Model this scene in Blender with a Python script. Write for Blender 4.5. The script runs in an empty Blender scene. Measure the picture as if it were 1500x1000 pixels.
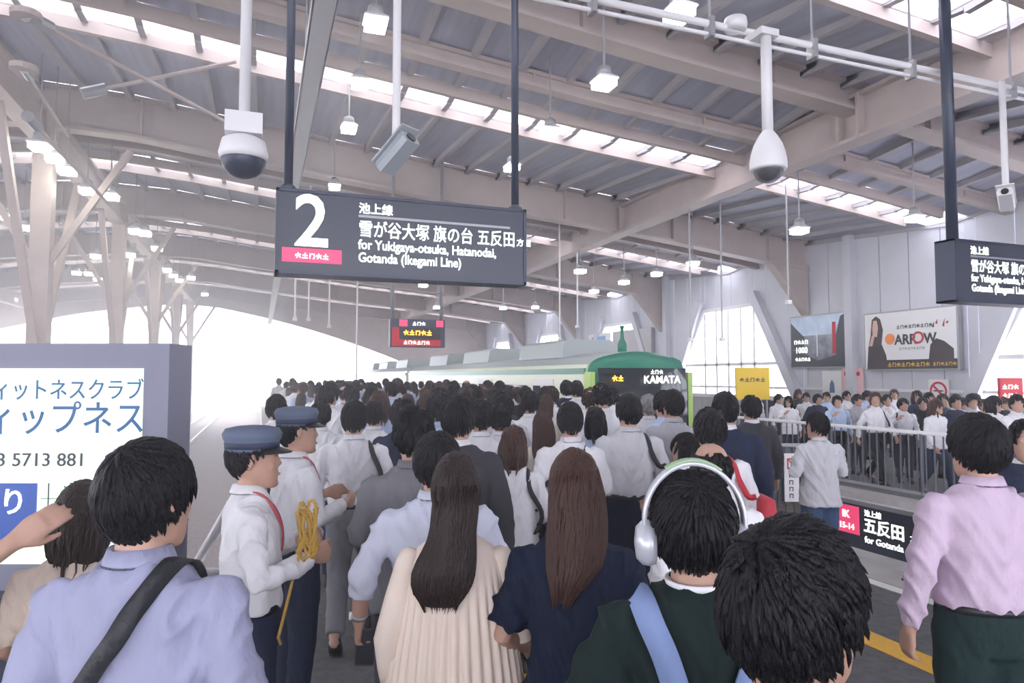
import bpy, math, random
import numpy as np
from mathutils import Vector, Matrix, noise, Euler
from mathutils.bvhtree import BVHTree
R = math.radians
random.seed(7)
S = bpy.context.scene
C = S.collection

# ------------------------------------------------------------------ camera, sky, exposure
FPX, CAMZ = 1000.0, 1.8                       # focal length in px of a 1500x1000 frame, eye height
TILT, YAW = math.atan(52 / FPX), R(20.2)      # the platform runs along +Y, the camera looks 20 deg right of it
cam_d = bpy.data.cameras.new('camera'); cam_d.sensor_width = 36; cam_d.lens = 36 * FPX / 1500
cam_d.clip_start = 0.05; cam_d.clip_end = 500
cam = bpy.data.objects.new('camera', cam_d); C.objects.link(cam)
cam.location = (0, 0, CAMZ); cam.rotation_euler = (R(90) + TILT, 0, -YAW)
S.camera = cam
W = bpy.data.worlds.new('overcast_sky'); S.world = W; W.use_nodes = True
bgn = W.node_tree.nodes['Background']
bgn.inputs[0].default_value = (0.885, 0.88, 1.0, 1); bgn.inputs[1].default_value = 3.4
S.view_settings.view_transform = 'Standard'; S.view_settings.look = 'None'
S.view_settings.gamma = 1; S.view_settings.use_curve_mapping = False
S.view_settings.exposure = 1.15

def ray(x, y):
    v = Vector(((x - 750) / FPX, 1, -(y - 500) / FPX))
    v.rotate(Euler((TILT, 0, 0))); v.rotate(Euler((0, 0, -YAW)))
    return v
_fw = ray(750, 500)
def onX(x, y, X): r = ray(x, y); return r * (X / r.x) + Vector((0, 0, CAMZ))
def onY(x, y, Y): r = ray(x, y); return r * (Y / r.y) + Vector((0, 0, CAMZ))
def onZ(x, y, Z): r = ray(x, y); return r * ((Z - CAMZ) / r.z) + Vector((0, 0, CAMZ))
def at(x, y, D): return ray(x, y) * D + Vector((0, 0, CAMZ))

# ------------------------------------------------------------------ materials
MATS = {}
def mat(name, col, rough=0.6, metal=0.0, var=0.0, scale=6.0, bump=0.0, bscale=60.0, emit=0.0, stretch=(1, 1, 1), alpha=None, spec=None):
    if name in MATS: return MATS[name]
    m = bpy.data.materials.new(name); m.use_nodes = True
    nt = m.node_tree; b = nt.nodes['Principled BSDF']
    b.inputs['Base Color'].default_value = (*col, 1); b.inputs['Roughness'].default_value = rough
    b.inputs['Metallic'].default_value = metal
    if spec is not None: b.inputs['Specular IOR Level'].default_value = spec
    if emit:
        b.inputs['Emission Color'].default_value = (*col, 1); b.inputs['Emission Strength'].default_value = emit
    if var or bump:
        tc = nt.nodes.new('ShaderNodeTexCoord'); mp = nt.nodes.new('ShaderNodeMapping')
        mp.inputs['Scale'].default_value = stretch
        nt.links.new(tc.outputs['Object'], mp.inputs[0])
        if var:
            n = nt.nodes.new('ShaderNodeTexNoise'); n.inputs['Scale'].default_value = scale; n.inputs['Detail'].default_value = 5
            nt.links.new(mp.outputs[0], n.inputs['Vector'])
            r = nt.nodes.new('ShaderNodeValToRGB')
            r.color_ramp.elements[0].position = 0.3; r.color_ramp.elements[1].position = 0.7
            r.color_ramp.elements[0].color = (*[c * (1 - var) for c in col], 1)
            r.color_ramp.elements[1].color = (*[min(1, c * (1 + var)) for c in col], 1)
            nt.links.new(n.outputs['Fac'], r.inputs[0]); nt.links.new(r.outputs[0], b.inputs['Base Color'])
        if bump:
            n2 = nt.nodes.new('ShaderNodeTexNoise'); n2.inputs['Scale'].default_value = bscale; n2.inputs['Detail'].default_value = 3
            nt.links.new(mp.outputs[0], n2.inputs['Vector'])
            bp = nt.nodes.new('ShaderNodeBump'); bp.inputs['Strength'].default_value = bump; bp.inputs['Distance'].default_value = 0.02
            nt.links.new(n2.outputs['Fac'], bp.inputs['Height']); nt.links.new(bp.outputs[0], b.inputs['Normal'])
    MATS[name] = m
    return m
def glass(name, tint=(0.9, 0.95, 1), mix=0.12, rough=0.1):
    if name in MATS: return MATS[name]
    m = bpy.data.materials.new(name); m.use_nodes = True; nt = m.node_tree; nt.nodes.clear()
    o = nt.nodes.new('ShaderNodeOutputMaterial'); t = nt.nodes.new('ShaderNodeBsdfTransparent'); g = nt.nodes.new('ShaderNodeBsdfPrincipled')
    x = nt.nodes.new('ShaderNodeMixShader'); t.inputs[0].default_value = (*tint, 1); g.inputs['Base Color'].default_value = (*tint, 1)
    g.inputs['Roughness'].default_value = rough; x.inputs[0].default_value = mix
    nt.links.new(t.outputs[0], x.inputs[1]); nt.links.new(g.outputs[0], x.inputs[2]); nt.links.new(x.outputs[0], o.inputs[0])
    MATS[name] = m; return m
def cloth(name, col, rough=0.85, fold=0.7):
    return mat('cloth_' + name, col, rough, var=0.06, scale=9, bump=fold, bscale=16, stretch=(1, 1, 0.5), spec=0.2)

def lin(r, g, b):
    f = lambda c: ((c / 255 + 0.055) / 1.055) ** 2.4 if c > 10 else c / 255 / 12.92
    return (f(r), f(g), f(b))

M_steel = mat('girder_paint', (0.46, 0.39, 0.365), 0.55, var=0.07, scale=2.5)
M_steel2 = mat('rib_paint', (0.40, 0.38, 0.40), 0.55, var=0.05, scale=3)
M_roof = mat('roof_sheet', (0.42, 0.43, 0.52), 0.6, var=0.12, scale=1.5, bump=0.25, bscale=30, stretch=(6, .3, 1))
M_sky = glass('skylight_glazing', (1, 1, 1), 0.15, 0.4)
M_asph = mat('asphalt', (0.13, 0.13, 0.135), 0.85, var=0.25, scale=14, bump=0.5, bscale=220)
M_conc = mat('concrete', (0.42, 0.40, 0.39), 0.85, var=0.12, scale=5, bump=0.3, bscale=90)
M_white_line = mat('white_line_paint', (0.78, 0.78, 0.76), 0.6, var=0.06, scale=20)
M_yellow = mat('yellow_line_paint', (0.85, 0.48, 0.04), 0.6, var=0.08, scale=30, bump=0.3, bscale=70)
M_wall = mat('wall_sheet', (0.60, 0.61, 0.67), 0.5, var=0.04, scale=2)
M_wall2 = mat('wall_sheet_lower', (0.47, 0.46, 0.48), 0.6, var=0.06, scale=2)
M_whitem = mat('white_metal', (0.78, 0.77, 0.78), 0.4)
M_greym = mat('grey_metal', (0.36, 0.36, 0.38), 0.4, metal=0.3)
M_darkm = mat('dark_metal', (0.035, 0.045, 0.075), 0.4, metal=0.2)
M_navy = mat('sign_navy', (0.032, 0.040, 0.065), 0.35)
M_black = mat('black_plastic', (0.012, 0.013, 0.016), 0.4)
M_text = mat('sign_text_white', (0.9, 0.93, 0.85), 0.5, emit=1.2)
M_pink = mat('sign_pink', lin(225, 70, 110), 0.5, emit=0.35)
M_glass = glass('window_glass', (0.97, 0.98, 1), 0.08, 0.05)
M_ballast = mat('ballast', (0.23, 0.19, 0.17), 0.95, var=0.35, scale=30, bump=0.9, bscale=60)
M_lamp = mat('lamp_lens', (1, 0.97, 0.9), 0.3, emit=14)
M_white = mat('white_print', (0.82, 0.82, 0.82), 0.5)
M_red = mat('red_print', lin(200, 30, 45), 0.5)
M_blackp = mat('black_print', (0.02, 0.02, 0.022), 0.5)

# ------------------------------------------------------------------ mesh helpers
class MB:
    def __init__(s): s.v = []; s.f = []; s.m = []
    def add(s, vs, fs, mi=0):
        o = len(s.v); s.v.extend(tuple(p) for p in vs); s.f.extend(tuple(i + o for i in f) for f in fs); s.m.extend([mi] * len(fs)); return s
    def box(s, x0, x1, y0, y1, z0, z1, mi=0):
        return s.add([(x0, y0, z0), (x1, y0, z0), (x1, y1, z0), (x0, y1, z0), (x0, y0, z1), (x1, y0, z1), (x1, y1, z1), (x0, y1, z1)],
                     [(0, 3, 2, 1), (4, 5, 6, 7), (0, 1, 5, 4), (1, 2, 6, 5), (2, 3, 7, 6), (3, 0, 4, 7)], mi)
    def beam(s, p0, p1, w, h, mi=0, up=(0, 0, 1)):
        p0, p1 = Vector(p0), Vector(p1); d = (p1 - p0).normalized(); u = Vector(up)
        if abs(d.dot(u)) > 0.95: u = Vector((0, 1, 0))
        a = d.cross(u).normalized() * (w / 2); b = a.cross(d).normalized() * (h / 2)
        vs = [p0 - a - b, p0 + a - b, p0 + a + b, p0 - a + b, p1 - a - b, p1 + a - b, p1 + a + b, p1 - a + b]
        return s.add(vs, [(0, 3, 2, 1), (4, 5, 6, 7), (0, 1, 5, 4), (1, 2, 6, 5), (2, 3, 7, 6), (3, 0, 4, 7)], mi)
    def tube(s, pts, r, n=8, mi=0):
        pts = [Vector(p) for p in pts]; rs = r if isinstance(r, (list, tuple)) else [r] * len(pts)
        u = None; vs = []
        for i, p in enumerate(pts):
            d = (pts[min(i + 1, len(pts) - 1)] - pts[max(i - 1, 0)]).normalized()
            if u is None:
                u = d.orthogonal().normalized()
            u = (u - d * u.dot(d)).normalized(); w = d.cross(u)
            vs += [p + (u * math.cos(2 * math.pi * k / n) + w * math.sin(2 * math.pi * k / n)) * rs[i] for k in range(n)]
        fs = [(i * n + k, i * n + (k + 1) % n, (i + 1) * n + (k + 1) % n, (i + 1) * n + k) for i in range(len(pts) - 1) for k in range(n)]
        fs += [tuple(reversed(range(n))), tuple(range((len(pts) - 1) * n, len(pts) * n))]
        return s.add(vs, fs, mi)
    def lathe(s, prof, n=20, c=(0, 0, 0), sx=1, sy=1, mi=0, cap=True):
        vs = [(c[0] + r * sx * math.cos(2 * math.pi * k / n), c[1] + r * sy * math.sin(2 * math.pi * k / n), c[2] + z) for r, z in prof for k in range(n)]
        fs = [(i * n + k, i * n + (k + 1) % n, (i + 1) * n + (k + 1) % n, (i + 1) * n + k) for i in range(len(prof) - 1) for k in range(n)]
        if cap: fs += [tuple(reversed(range(n))), tuple(range((len(prof) - 1) * n, len(prof) * n))]
        return s.add(vs, fs, mi)
    def prism(s, poly, a, b, fn, mi=0):          # poly of 2-D points, extruded from a to b; fn(u, v, t) -> point
        n = len(poly); vs = [fn(u, v, a) for u, v in poly] + [fn(u, v, b) for u, v in poly]
        fs = [tuple(range(n)), tuple(reversed(range(n, 2 * n)))] + [(i, i + n, (i + 1) % n + n, (i + 1) % n) for i in range(n)]
        return s.add(vs, fs, mi)
    def ball(s, c, rx, ry=None, rz=None, n=10, mi=0, rot=None):
        ry = ry or rx; rz = rz or rx; h = max(4, n // 2); c = Vector(c); vs = []
        for i in range(h + 1):
            t = math.pi * min(max(i / h, 0.02), 0.98)
            for k in range(n):
                a = 2 * math.pi * k / n; q = Vector((rx * math.sin(t) * math.cos(a), ry * math.sin(t) * math.sin(a), rz * math.cos(t)))
                if rot: q.rotate(rot)
                vs.append(c + q)
        fs = [(i * n + k, (i + 1) * n + k, (i + 1) * n + (k + 1) % n, i * n + (k + 1) % n) for i in range(h) for k in range(n)]
        fs += [tuple(range(n)), tuple(reversed(range(h * n, h * n + n)))]
        return s.add(vs, fs, mi)
    def mesh(s, name, mats=(), smooth=False):
        me = bpy.data.meshes.new(name); me.from_pydata(s.v, [], s.f)
        for m in (mats if isinstance(mats, (list, tuple)) else [mats]): me.materials.append(m)
        if any(s.m): me.polygons.foreach_set('material_index', s.m)
        if smooth:
            me.polygons.foreach_set('use_smooth', [True] * len(me.polygons))
        me.update(); return me
    def build(s, name, mats, parent=None, smooth=False, loc=None, rz=0):
        return link(name, s.mesh(name, mats, smooth), parent, loc, rz)
def link(name, me, parent=None, loc=None, rz=0, rot=None):
    o = bpy.data.objects.new(name, me); C.objects.link(o)
    if parent: o.parent = parent
    if loc is not None: o.location = loc
    if rz: o.rotation_euler = (0, 0, rz)
    if rot: o.rotation_euler = rot
    return o
def tag(o, label=None, cat=None, group=None, kind=None):
    if label: o['label'] = label
    if cat: o['category'] = cat
    if group: o['group'] = group
    if kind: o['kind'] = kind
    return o
def thing(name, label, cat, loc=(0, 0, 0), rz=0, group=None):
    o = bpy.data.objects.new(name, None); C.objects.link(o); o.location = loc; o.rotation_euler = (0, 0, rz)
    o.empty_display_size = 0.1
    return tag(o, label, cat, group)
def struct(name, mb, m, label=None, smooth=False):
    return tag(mb.build(name, m, smooth=smooth), label, kind='structure')
_txt = {}
def text(body, size, m, parent, x, z, y=0.0, bold=0.012, name='lettering', align='LEFT', sx=1.0, label=None):
    """flat lettering on a board whose front faces its local -Y"""
    cu = bpy.data.curves.new('t', 'FONT'); cu.body = body; cu.size = size; cu.offset = bold * size; cu.align_x = align
    cu.extrude = 0.0015; cu.resolution_u = 3; cu.space_character = 1.0
    o = bpy.data.objects.new('t', cu); C.objects.link(o)
    dg = bpy.context.evaluated_depsgraph_get()
    me = bpy.data.meshes.new_from_object(o.evaluated_get(dg)); bpy.data.objects.remove(o); bpy.data.curves.remove(cu)
    me.name = name; me.materials.clear(); me.materials.append(m)
    o = link(name, me, parent); o.location = (x, y, z); o.rotation_euler = (R(90), 0, 0); o.scale = (sx, 1, 1)
    if label: o['label'] = label
    return o

# ------------------------------------------------------------------ the setting: floors, pits, lines
f = MB(); f.box(-30, 15.2, -14, 5.0, -0.3, 0); f.box(0.1, 5.9, 5.0, 62, -0.3, 0)
struct('floor', f, M_asph, 'dark grey asphalt platform floor')
E_ = MB(); E_.box(0.08, 0.34, 4.95, 62, -0.35, 0.006); struct('trim_1', E_, M_conc, 'pale concrete coping along the platform edge by the open track')
E_ = MB(); E_.box(5.16, 5.92, 1.2, 62, -0.3, 0.004); struct('trim_2', E_, M_conc, 'pale concrete strip along the platform edge beside the train track')
E_ = MB(); E_.box(5.02, 5.14, -2, 62, -0.02, 0.006); struct('trim_3', E_, M_white_line, 'white painted line along the train track')
E_ = MB(); E_.box(3.86, 4.08, -2, 62, -0.02, 0.006); struct('trim_4', E_, M_yellow, 'yellow guide line beside the white line')
E_ = MB(); E_.box(1.42, 1.60, 0, 62, -0.02, 0.006); struct('trim_5', E_, M_yellow, 'yellow guide line running under the crowd')
f = MB(); f.box(8.68, 15.2, 5.0, 62, -0.3, 0.0); struct('floor_far_platform', f, M_asph, 'dark floor of the far platform behind the railing')
f = MB(); f.box(8.62, 8.95, 2.2, 62, -0.20, 0.03); struct('trim_6', f, M_conc, 'pale concrete kerb under the railing')
f = MB(); f.box(5.85, 8.75, 5.0, 62, -1.35, -1.15); f.box(5.80, 5.9, 5.0, 62, -1.3, -0.25); f.box(8.68, 8.78, 5, 62, -1.3, -0.25)
struct('track_bed', f, M_ballast, 'ballast bed of the train track between the platforms')
f = MB(); f.box(-6.0, 0.1, 5.0, 62, -1.35, -1.15); struct('track_bed_open', f, M_ballast, 'brown ballast bed of the empty track')
f = MB(); f.box(-40, -6.0, 5.0, 62, -1.3, -0.1); struct('floor_left_platform', f, M_conc, 'pale platform on the far side of the empty track')
for i, x in enumerate((-3.9, -2.83)):
    tag(MB().box(x - .035, x + .035, 5.1, 61, -1.15, -1.0).build('rail', M_greym), 'steel rail on the ballast of the empty track', 'rail', 'rails of the empty track')

# ------------------------------------------------------------------ roof
PR = ([-17, -10, -5, -2.7, -.3, 2.8, 5.2, 8.8, 12, 15.2], [5.6, 6.75, 7.27, 7.22, 6.93, 6.62, 6.38, 6.1, 5.75, 5.35])
GS = [-14.6, -7.0, 0.6, 8.2, 15.75, 23.4, 31.0, 38.6, 46.2]             # transverse girders
SK = [-10.8, -3.2, 5.55, 11.3, 19.3, 27.0, 34.6, 42.3]                     # skylight strips
def zr(x): return float(np.interp(x, *PR))
_ss = sorted([(g, .42) for g in GS] + [(k, 0.0) for k in SK])
def zroof(x, y): return zr(x) + float(np.interp(y, [a for a, b in _ss], [b for a, b in _ss]))
ceil_ = bpy.data.objects.new('ceiling', None); C.objects.link(ceil_)
tag(ceil_, 'blue-grey ribbed shed roof with beige steel girders and glazed slits', kind='structure')
def quad_slab(pts, t, mb):
    lo = [Vector(p) for p in pts]; hi = [p + Vector((0, 0, t)) for p in lo]
    mb.add(lo + hi, [(3, 2, 1, 0), (4, 5, 6, 7), (0, 1, 5, 4), (1, 2, 6, 5), (2, 3, 7, 6), (3, 0, 4, 7)])
XS = [-16.2 + 0.8 * i for i in range(40)]; XS = [x for x in XS if x <= 15.3]
far_panels, far_ribs, far_panes = MB(), MB(), MB()
segs = []
ys = sorted(GS + SK)
for a, b in zip(ys[:-1], ys[1:]):
    a2 = a + (.5 if a in SK else .12); b2 = b - (.5 if b in SK else .12)
    segs.append((a2, b2))
for (a, b) in segs:
    near = -1 < a and b < 24
    for x0, x1 in zip(XS[:-1], XS[1:]):
        pts = [(x0 + .045, a, zroof(x0, a)), (x1 - .045, a, zroof(x1, a)), (x1 - .045, b, zroof(x1, b)), (x0 + .045, b, zroof(x0, b))]
        if near and x0 > -9:
            m_ = MB(); quad_slab(pts, .05, m_); m_.build('roof_panel', M_roof, ceil_)
        else: quad_slab(pts, .05, far_panels)
tag(far_panels.build('roof_panels_far', M_roof, ceil_), kind='stuff')
for x in XS:
    near = -9 < x
    for (a, b) in segs:
        a3, b3 = a - .45, b + .45
        mb = MB() if (near and b < 24 and a > 0) else far_ribs
        ya, yb = a - .5, b + .5
        mb.beam((x, ya, zroof(x, a) - .03), (x, yb, zroof(x, b) - .03), .1, .16)
        if mb is not far_ribs: mb.build('rib', M_steel2, ceil_)
tag(far_ribs.build('ribs_far', M_steel2, ceil_), kind='stuff')
for k in SK:
    for x0, x1 in zip(XS[:-1], XS[1:]):
        mb = MB() if (0 < k < 20 and x0 > -9) else far_panes
        quad_slab([(x0 + .05, k - .42, zroof(x0, k) + .02), (x1 - .05, k - .42, zroof(x1, k) + .02), (x1 - .05, k + .42, zroof(x1, k) + .02), (x0 + .05, k + .42, zroof(x0, k) + .02)], .02, mb)
        if mb is not far_panes: mb.build('skylight_pane', M_sky, ceil_)
    cb = MB()
    for x0, x1 in zip(XS[:-1:2], XS[2::2]):
        for e in (-.47, .47): cb.beam((x0, k + e, zroof(x0, k) - .04), (x1, k + e, zroof(x1, k) - .04), .1, .2)
    cb.build('skylight_kerb', M_steel, ceil_)
tag(far_panes.build('skylight_panes_far', M_sky, ceil_), kind='stuff')
def girder(y, depth, w, x0=-16.2, x1=15.0, drop=0.0):
    mb = MB(); xs = np.linspace(x0, x1, 17); zt = [zroof(x, y) - .06 - drop for x in xs]
    d2 = [depth] * 17
    for zo, ww, hh in ((0, w, .06), (None, .07, 0), (1, w, .06)):
        for i in range(16):
            a, b = xs[i], xs[i + 1]
            if zo == 0: mb.beam((a, y, zt[i]), (b, y, zt[i + 1]), ww, hh)
            elif zo == 1: mb.beam((a, y, zt[i] - depth), (b, y, zt[i + 1] - depth), ww, hh)
            else:
                mb.add([(a, y - .04, zt[i]), (b, y - .04, zt[i + 1]), (b, y - .04, zt[i + 1] - depth), (a, y - .04, zt[i] - depth),
                        (a, y + .04, zt[i]), (b, y + .04, zt[i + 1]), (b, y + .04, zt[i + 1] - depth), (a, y + .04, zt[i] - depth)],
                       [(0, 1, 2, 3), (7, 6, 5, 4), (0, 4, 5, 1), (3, 2, 6, 7)])
    for x in np.arange(x0 + 1, x1, 3.2):
        z = zroof(x, y) - .06 - drop; mb.box(x - .02, x + .02, y - w / 2 + .02, y + w / 2 - .02, z - depth, z)
    mb.build('girder', M_steel, ceil_)
for y in GS: girder(y, .42 if y < 9 else .82, .34)
for y in (9.9, 17.8): girder(y, .2, .2)
def longbeam(x, z, depth, w, y0=-14.6, y1=46.2, name='longitudinal_girder'):
    mb = MB(); mb.box(x - w / 2, x + w / 2, y0, y1, z, z + .06); mb.box(x - w / 2, x + w / 2, y0, y1, z - depth, z - depth + .06)
    mb.box(x - .05, x + .05, y0 + .01, y1 - .01, z - depth + .03, z + .03)
    for y in GS: mb.box(x - w / 2 - .02, x + w / 2 + .02, y - .22, y - .18, z - depth + .02, z + .04); mb.box(x - w / 2 - .02, x + w / 2 + .02, y + .18, y + .22, z - depth + .02, z + .04)
    mb.build(name, M_steel, ceil_)
longbeam(8.9, 6.22, .68, .36)
longbeam(-4.1, 7.0, .6, .34)
longbeam(-12, 6.1, .6, .34)
# girder haunches down to the right wall, and end arch of the shed
mb = MB()
for y in GS: mb.prism([(13.6, zroof(13.6, y) - .8), (14.95, zroof(14.9, y) - .75), (14.95, 3.6)], y - .15, y + .15, lambda u, v, t: Vector((u, t, v)))
mb.build('girder_haunch', M_steel, ceil_)
mb = MB()
xs = np.linspace(-16, 15, 40)
for a, b in zip(xs[:-1], xs[1:]):
    za, zb = [zr(v) - 1.0 - .012 * (v + 4.7) ** 2 * (0.55 if v < -4.7 else 1.0) for v in (a, b)]
    mb.add([(a, 46.3, max(za, 2.6)), (b, 46.3, max(zb, 2.6)), (b, 46.3, zr(b) + .6), (a, 46.3, zr(a) + .6), (a, 46.5, max(za, 2.6)), (b, 46.5, max(zb, 2.6)), (b, 46.5, zr(b) + .6), (a, 46.5, zr(a) + .6)],
           [(0, 1, 2, 3), (7, 6, 5, 4), (0, 4, 5, 1), (3, 2, 6, 7)])
mb.build('end_gable', M_steel, ceil_)
# columns with V struts on the left
def column(y, first=False):
    t = thing('roof_column', 'pale steel roof column with V struts beside the empty track' if y > 20 else 'thick pale steel roof column with V struts behind the screen', 'column', (-4.1, y, -1.15), 0, 'roof columns')
    MB().box(-.17, .17, -.17, .17, 0, 7.7).build('post', M_steel, t)
    for s in (-1, 1):
        MB().beam((0, s * .12, 3.4), (0, s * 2.6, 7.45), .13, .13).build('strut', M_steel, t)
        MB().beam((s * .12, 0, 5.2), (s * 1.5, 0, 7.6), .12, .12).build('strut', M_steel, t)
    return t
for y in GS[2:]: column(y)
# tie rods with turnbuckle ends at the upper left
def rod(p, q, r, lab, disc=True):
    t = thing('tie_rod', lab, 'tie rod', p, 0); d = Vector(q) - Vector(p)
    MB().tube([(0, 0, 0), d], r, 8).build('rod_bar', M_steel, t)
    MB().tube([d * .0, d.normalized() * .32], r * 2.6, 10).build('turnbuckle', M_greym, t)
    if disc: MB().lathe([(.02, -.03), (.14, -.03), (.14, .03), (.02, .03)], 18).build('end_plate', M_steel, t)
    return t
rod(at(38, 22, 7.0), at(352, 190, 11.5), .028, 'long white tie rod sloping down from the upper left girder')
rod(at(120, 137, 9.5), at(345, 90, 10.6), .03, 'short thick tie rod crossing the long one', False)
rod(at(35, 100, 7.6), at(100, 200, 10.5), .02, 'thin tie rod under the long white one')
rod(at(40, 170, 8.0), at(160, 300, 11.5), .026, 'white tie rod above the row of small lamps', False)
# long cable tray above the platform
t = thing('cable_tray', 'long pale steel cable tray under the roof above the hanging sign', 'cable tray', (.42, 0, 4.7))
MB().box(-.09, .09, 2.2, 40, 0, .02).build('tray_bottom', M_whitem, t)
for s in (-1, 1): MB().box(s * .09 - .008, s * .09 + .008, 2.2, 40, 0, .07).build('tray_side', M_whitem, t)
for y in (4, 8, 12, 16, 20, 24, 30, 36): MB().tube([(0, y, .02), (0, y, zroof(.4, y) - 4.7)], .012, 6).build('hanger', M_greym, t)

# ------------------------------------------------------------------ right wall with trapezoid windows
wall = bpy.data.objects.new('wall_right', None); C.objects.link(wall); tag(wall, 'pale grey sheet-clad wall behind the far platform', kind='structure')
WX = 15.0
wins = [(3.2, 5.0, 9.2, 10.9), (15.9, 18.0, 20.6, 22.6), (23.6, 25.6, 28.2, 30.3), (31.3, 33.3, 35.8, 38.0), (39, 41, 43.5, 45.6)]
WZ0, WZ1 = 1.15, 4.15
def wtop(y):
    for a, b, c, d in wins:
        if a <= y <= d:
            return float(np.interp(y, [a, b, c, d], [WZ0, WZ1, WZ1, WZ0]))
    return None
def wedge(y0, y1, z0a, z0b, z1a, z1b, name='wall_panel', m=M_wall):
    mb = MB(); g = .012
    mb.add([(WX, y0 + g, z0a), (WX, y1 - g, z0b), (WX, y1 - g, z1b), (WX, y0 + g, z1a), (WX + .08, y0 + g, z0a), (WX + .08, y1 - g, z0b), (WX + .08, y1 - g, z1b), (WX + .08, y0 + g, z1a)],
           [(0, 3, 2, 1), (4, 5, 6, 7), (0, 1, 5, 4), (1, 2, 6, 5), (2, 3, 7, 6), (3, 0, 4, 7)])
    mb.build(name, m, wall)
cuts = sorted(set([round(-14 + .85 * i, 3) for i in range(73)] + [v for w in wins for v in w])); cuts = [c for c in cuts if c < 47]
cuts = [c for i, c in enumerate(cuts) if i == 0 or c - cuts[i - 1] > .12 or any(c in w for w in wins)]
for a, b in zip(cuts[:-1], cuts[1:]):
    mid = (a + b) / 2; top = lambda y: zroof(WX, y) + .1
    if wtop(mid) is None:
        wedge(a, b, 0, 0, 1.45, 1.45, m=M_wall2); wedge(a, b, 1.47, 1.47, top(a), top(b))
    else:
        wedge(a, b, 0, 0, WZ0, WZ0, m=M_wall2)
        e = 1e-4; wedge(a, b, wtop(a + e) or WZ0, wtop(b - e) or WZ0, top(a), top(b))
MB().box(WX + .09, WX + .16, -14, 47, -.2, 1.1).box(WX + .09, WX + .16, -14, 3.1, 1.1, 5.6).box(WX + .09, WX + .16, 11.1, 15.8, 1.1, 5.6).build('wall_backing', M_wall2, wall)
for n_, (a, b, c, d) in enumerate(wins):
    w = bpy.data.objects.new('window_%d' % (n_ + 1), None); C.objects.link(w)
    tag(w, ['wide trapezoid window beside the hanging red sign', 'trapezoid window with white mullions between wall braces', 'trapezoid window above the train', 'far trapezoid window above the train roof', 'farthest trapezoid window of the wall'][n_], kind='structure')
    for (p, q) in (((a, WZ0), (b, WZ1)), ((b, WZ1), (c, WZ1)), ((c, WZ1), (d, WZ0)), ((d, WZ0), (a, WZ0))):
        MB().beam((WX - .02, p[0], p[1]), (WX - .02, q[0], q[1]), .12, .12).build('window_frame', M_whitem, w)
    n = 5; yy = [b + (c - b) * k / (n - 1) for k in range(n)]
    for y in yy: MB().box(WX - .03, WX + .05, y - .045, y + .045, WZ0, WZ1).build('mullion', M_whitem, w)
    MB().box(WX - .03, WX + .05, a + .5, d - .5, 2.18, 2.28).build('transom', M_whitem, w)
    pys = [a + .08] + yy + [d - .08]
    for p, q in zip(pys[:-1], pys[1:]):
        MB().add([(WX + .03, p, WZ0), (WX + .03, q, WZ0), (WX + .03, q, wtop(q)), (WX + .03, p, wtop(p))], [(0, 1, 2, 3)]).build('pane', M_glass, w)
    for (p, q) in (((a - .25, WZ0 - .6), (b - .1, WZ1 + .35)), ((d + .25, WZ0 - .6), (c + .1, WZ1 + .35))):
        MB().beam((WX - .12, p[0], p[1]), (WX - .12, q[0], q[1]), .30, .22, up=(1, 0, 0)).build('wall_brace', M_wall, wall)
for y in (14.05, 22.95, 30.75): MB().box(WX - .22, WX, y - .12, y + .12, 0, zroof(WX, y)).build('wall_pilaster', M_wall, wall)
MB().box(WX - .05, WX + .02, -3, 47, 1.43, 1.5).build('wall_rail', M_whitem, wall)
# illegible small print: one dark stroke cluster per character
_mk = {}
_shapes = [[(0, 0), (.8, 0), (.8, .16), (.5, .16), (.5, .4), (.78, .4), (.78, .54), (.5, .54), (.5, .85), (.34, .85), (.34, .54), (.05, .54), (.05, .4), (.34, .4), (.34, .16), (0, .16)],
           [(.05, 0), (.2, 0), (.2, .62), (.66, .62), (.66, .1), (.5, .1), (.5, 0), (.8, 0), (.8, .78), (.05, .78)],
           [(0, .3), (.3, .3), (.12, 0), (.28, 0), (.5, .36), (.7, 0), (.84, .08), (.6, .42), (.8, .5), (.8, .64), (.46, .6), (.46, .85), (.32, .85), (.32, .6), (0, .56)]]
def marks(t, x, z, y, n, size, m, name='small_print'):
    for i in range(n):
        v = (i * 7 + n) % 3; k = (round(size, 3), m.name, v)
        if k not in _mk: _mk[k] = MB().prism([(a * size, b * size) for a, b in _shapes[v]], 0, -.002, lambda u, w_, q: Vector((u, q, w_))).mesh('small_print', m)
        link(name, _mk[k], t, (x + i * size, y, z))
# ------------------------------------------------------------------ train
TX0, TX1, TY = 6.1, 8.46, 12.1
tr = thing('train', 'commuter train with green-edged dark cab front and cream sides', 'train', (0, 0, 0))
M_tbody = mat('train_cream', (0.74, 0.78, 0.62), 0.35, var=0.02)
M_tgreen = mat('train_green', (0.02, 0.20, 0.13), 0.35)
M_tlime = mat('train_lime', (0.42, 0.62, 0.16), 0.35)
M_tglass = mat('train_windscreen', (0.015, 0.02, 0.025), 0.08)
M_troof = mat('train_roof', (0.45, 0.50, 0.50), 0.5)
prof = [(TX0, -.95), (TX0, 1.9), (TX0 + .06, 2.06), (TX0 + .3, 2.2), (TX0 + .8, 2.3), (7.28, 2.33), (TX1 - .8, 2.3), (TX1 - .3, 2.2), (TX1 - .06, 2.06), (TX1, 1.9), (TX1, -.95)]
fnY = lambda u, v, t: Vector((u, t, v))
CARS = [(TY + .25, TY + 17.6), (TY + 18.2, TY + 35.5)]
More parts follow.
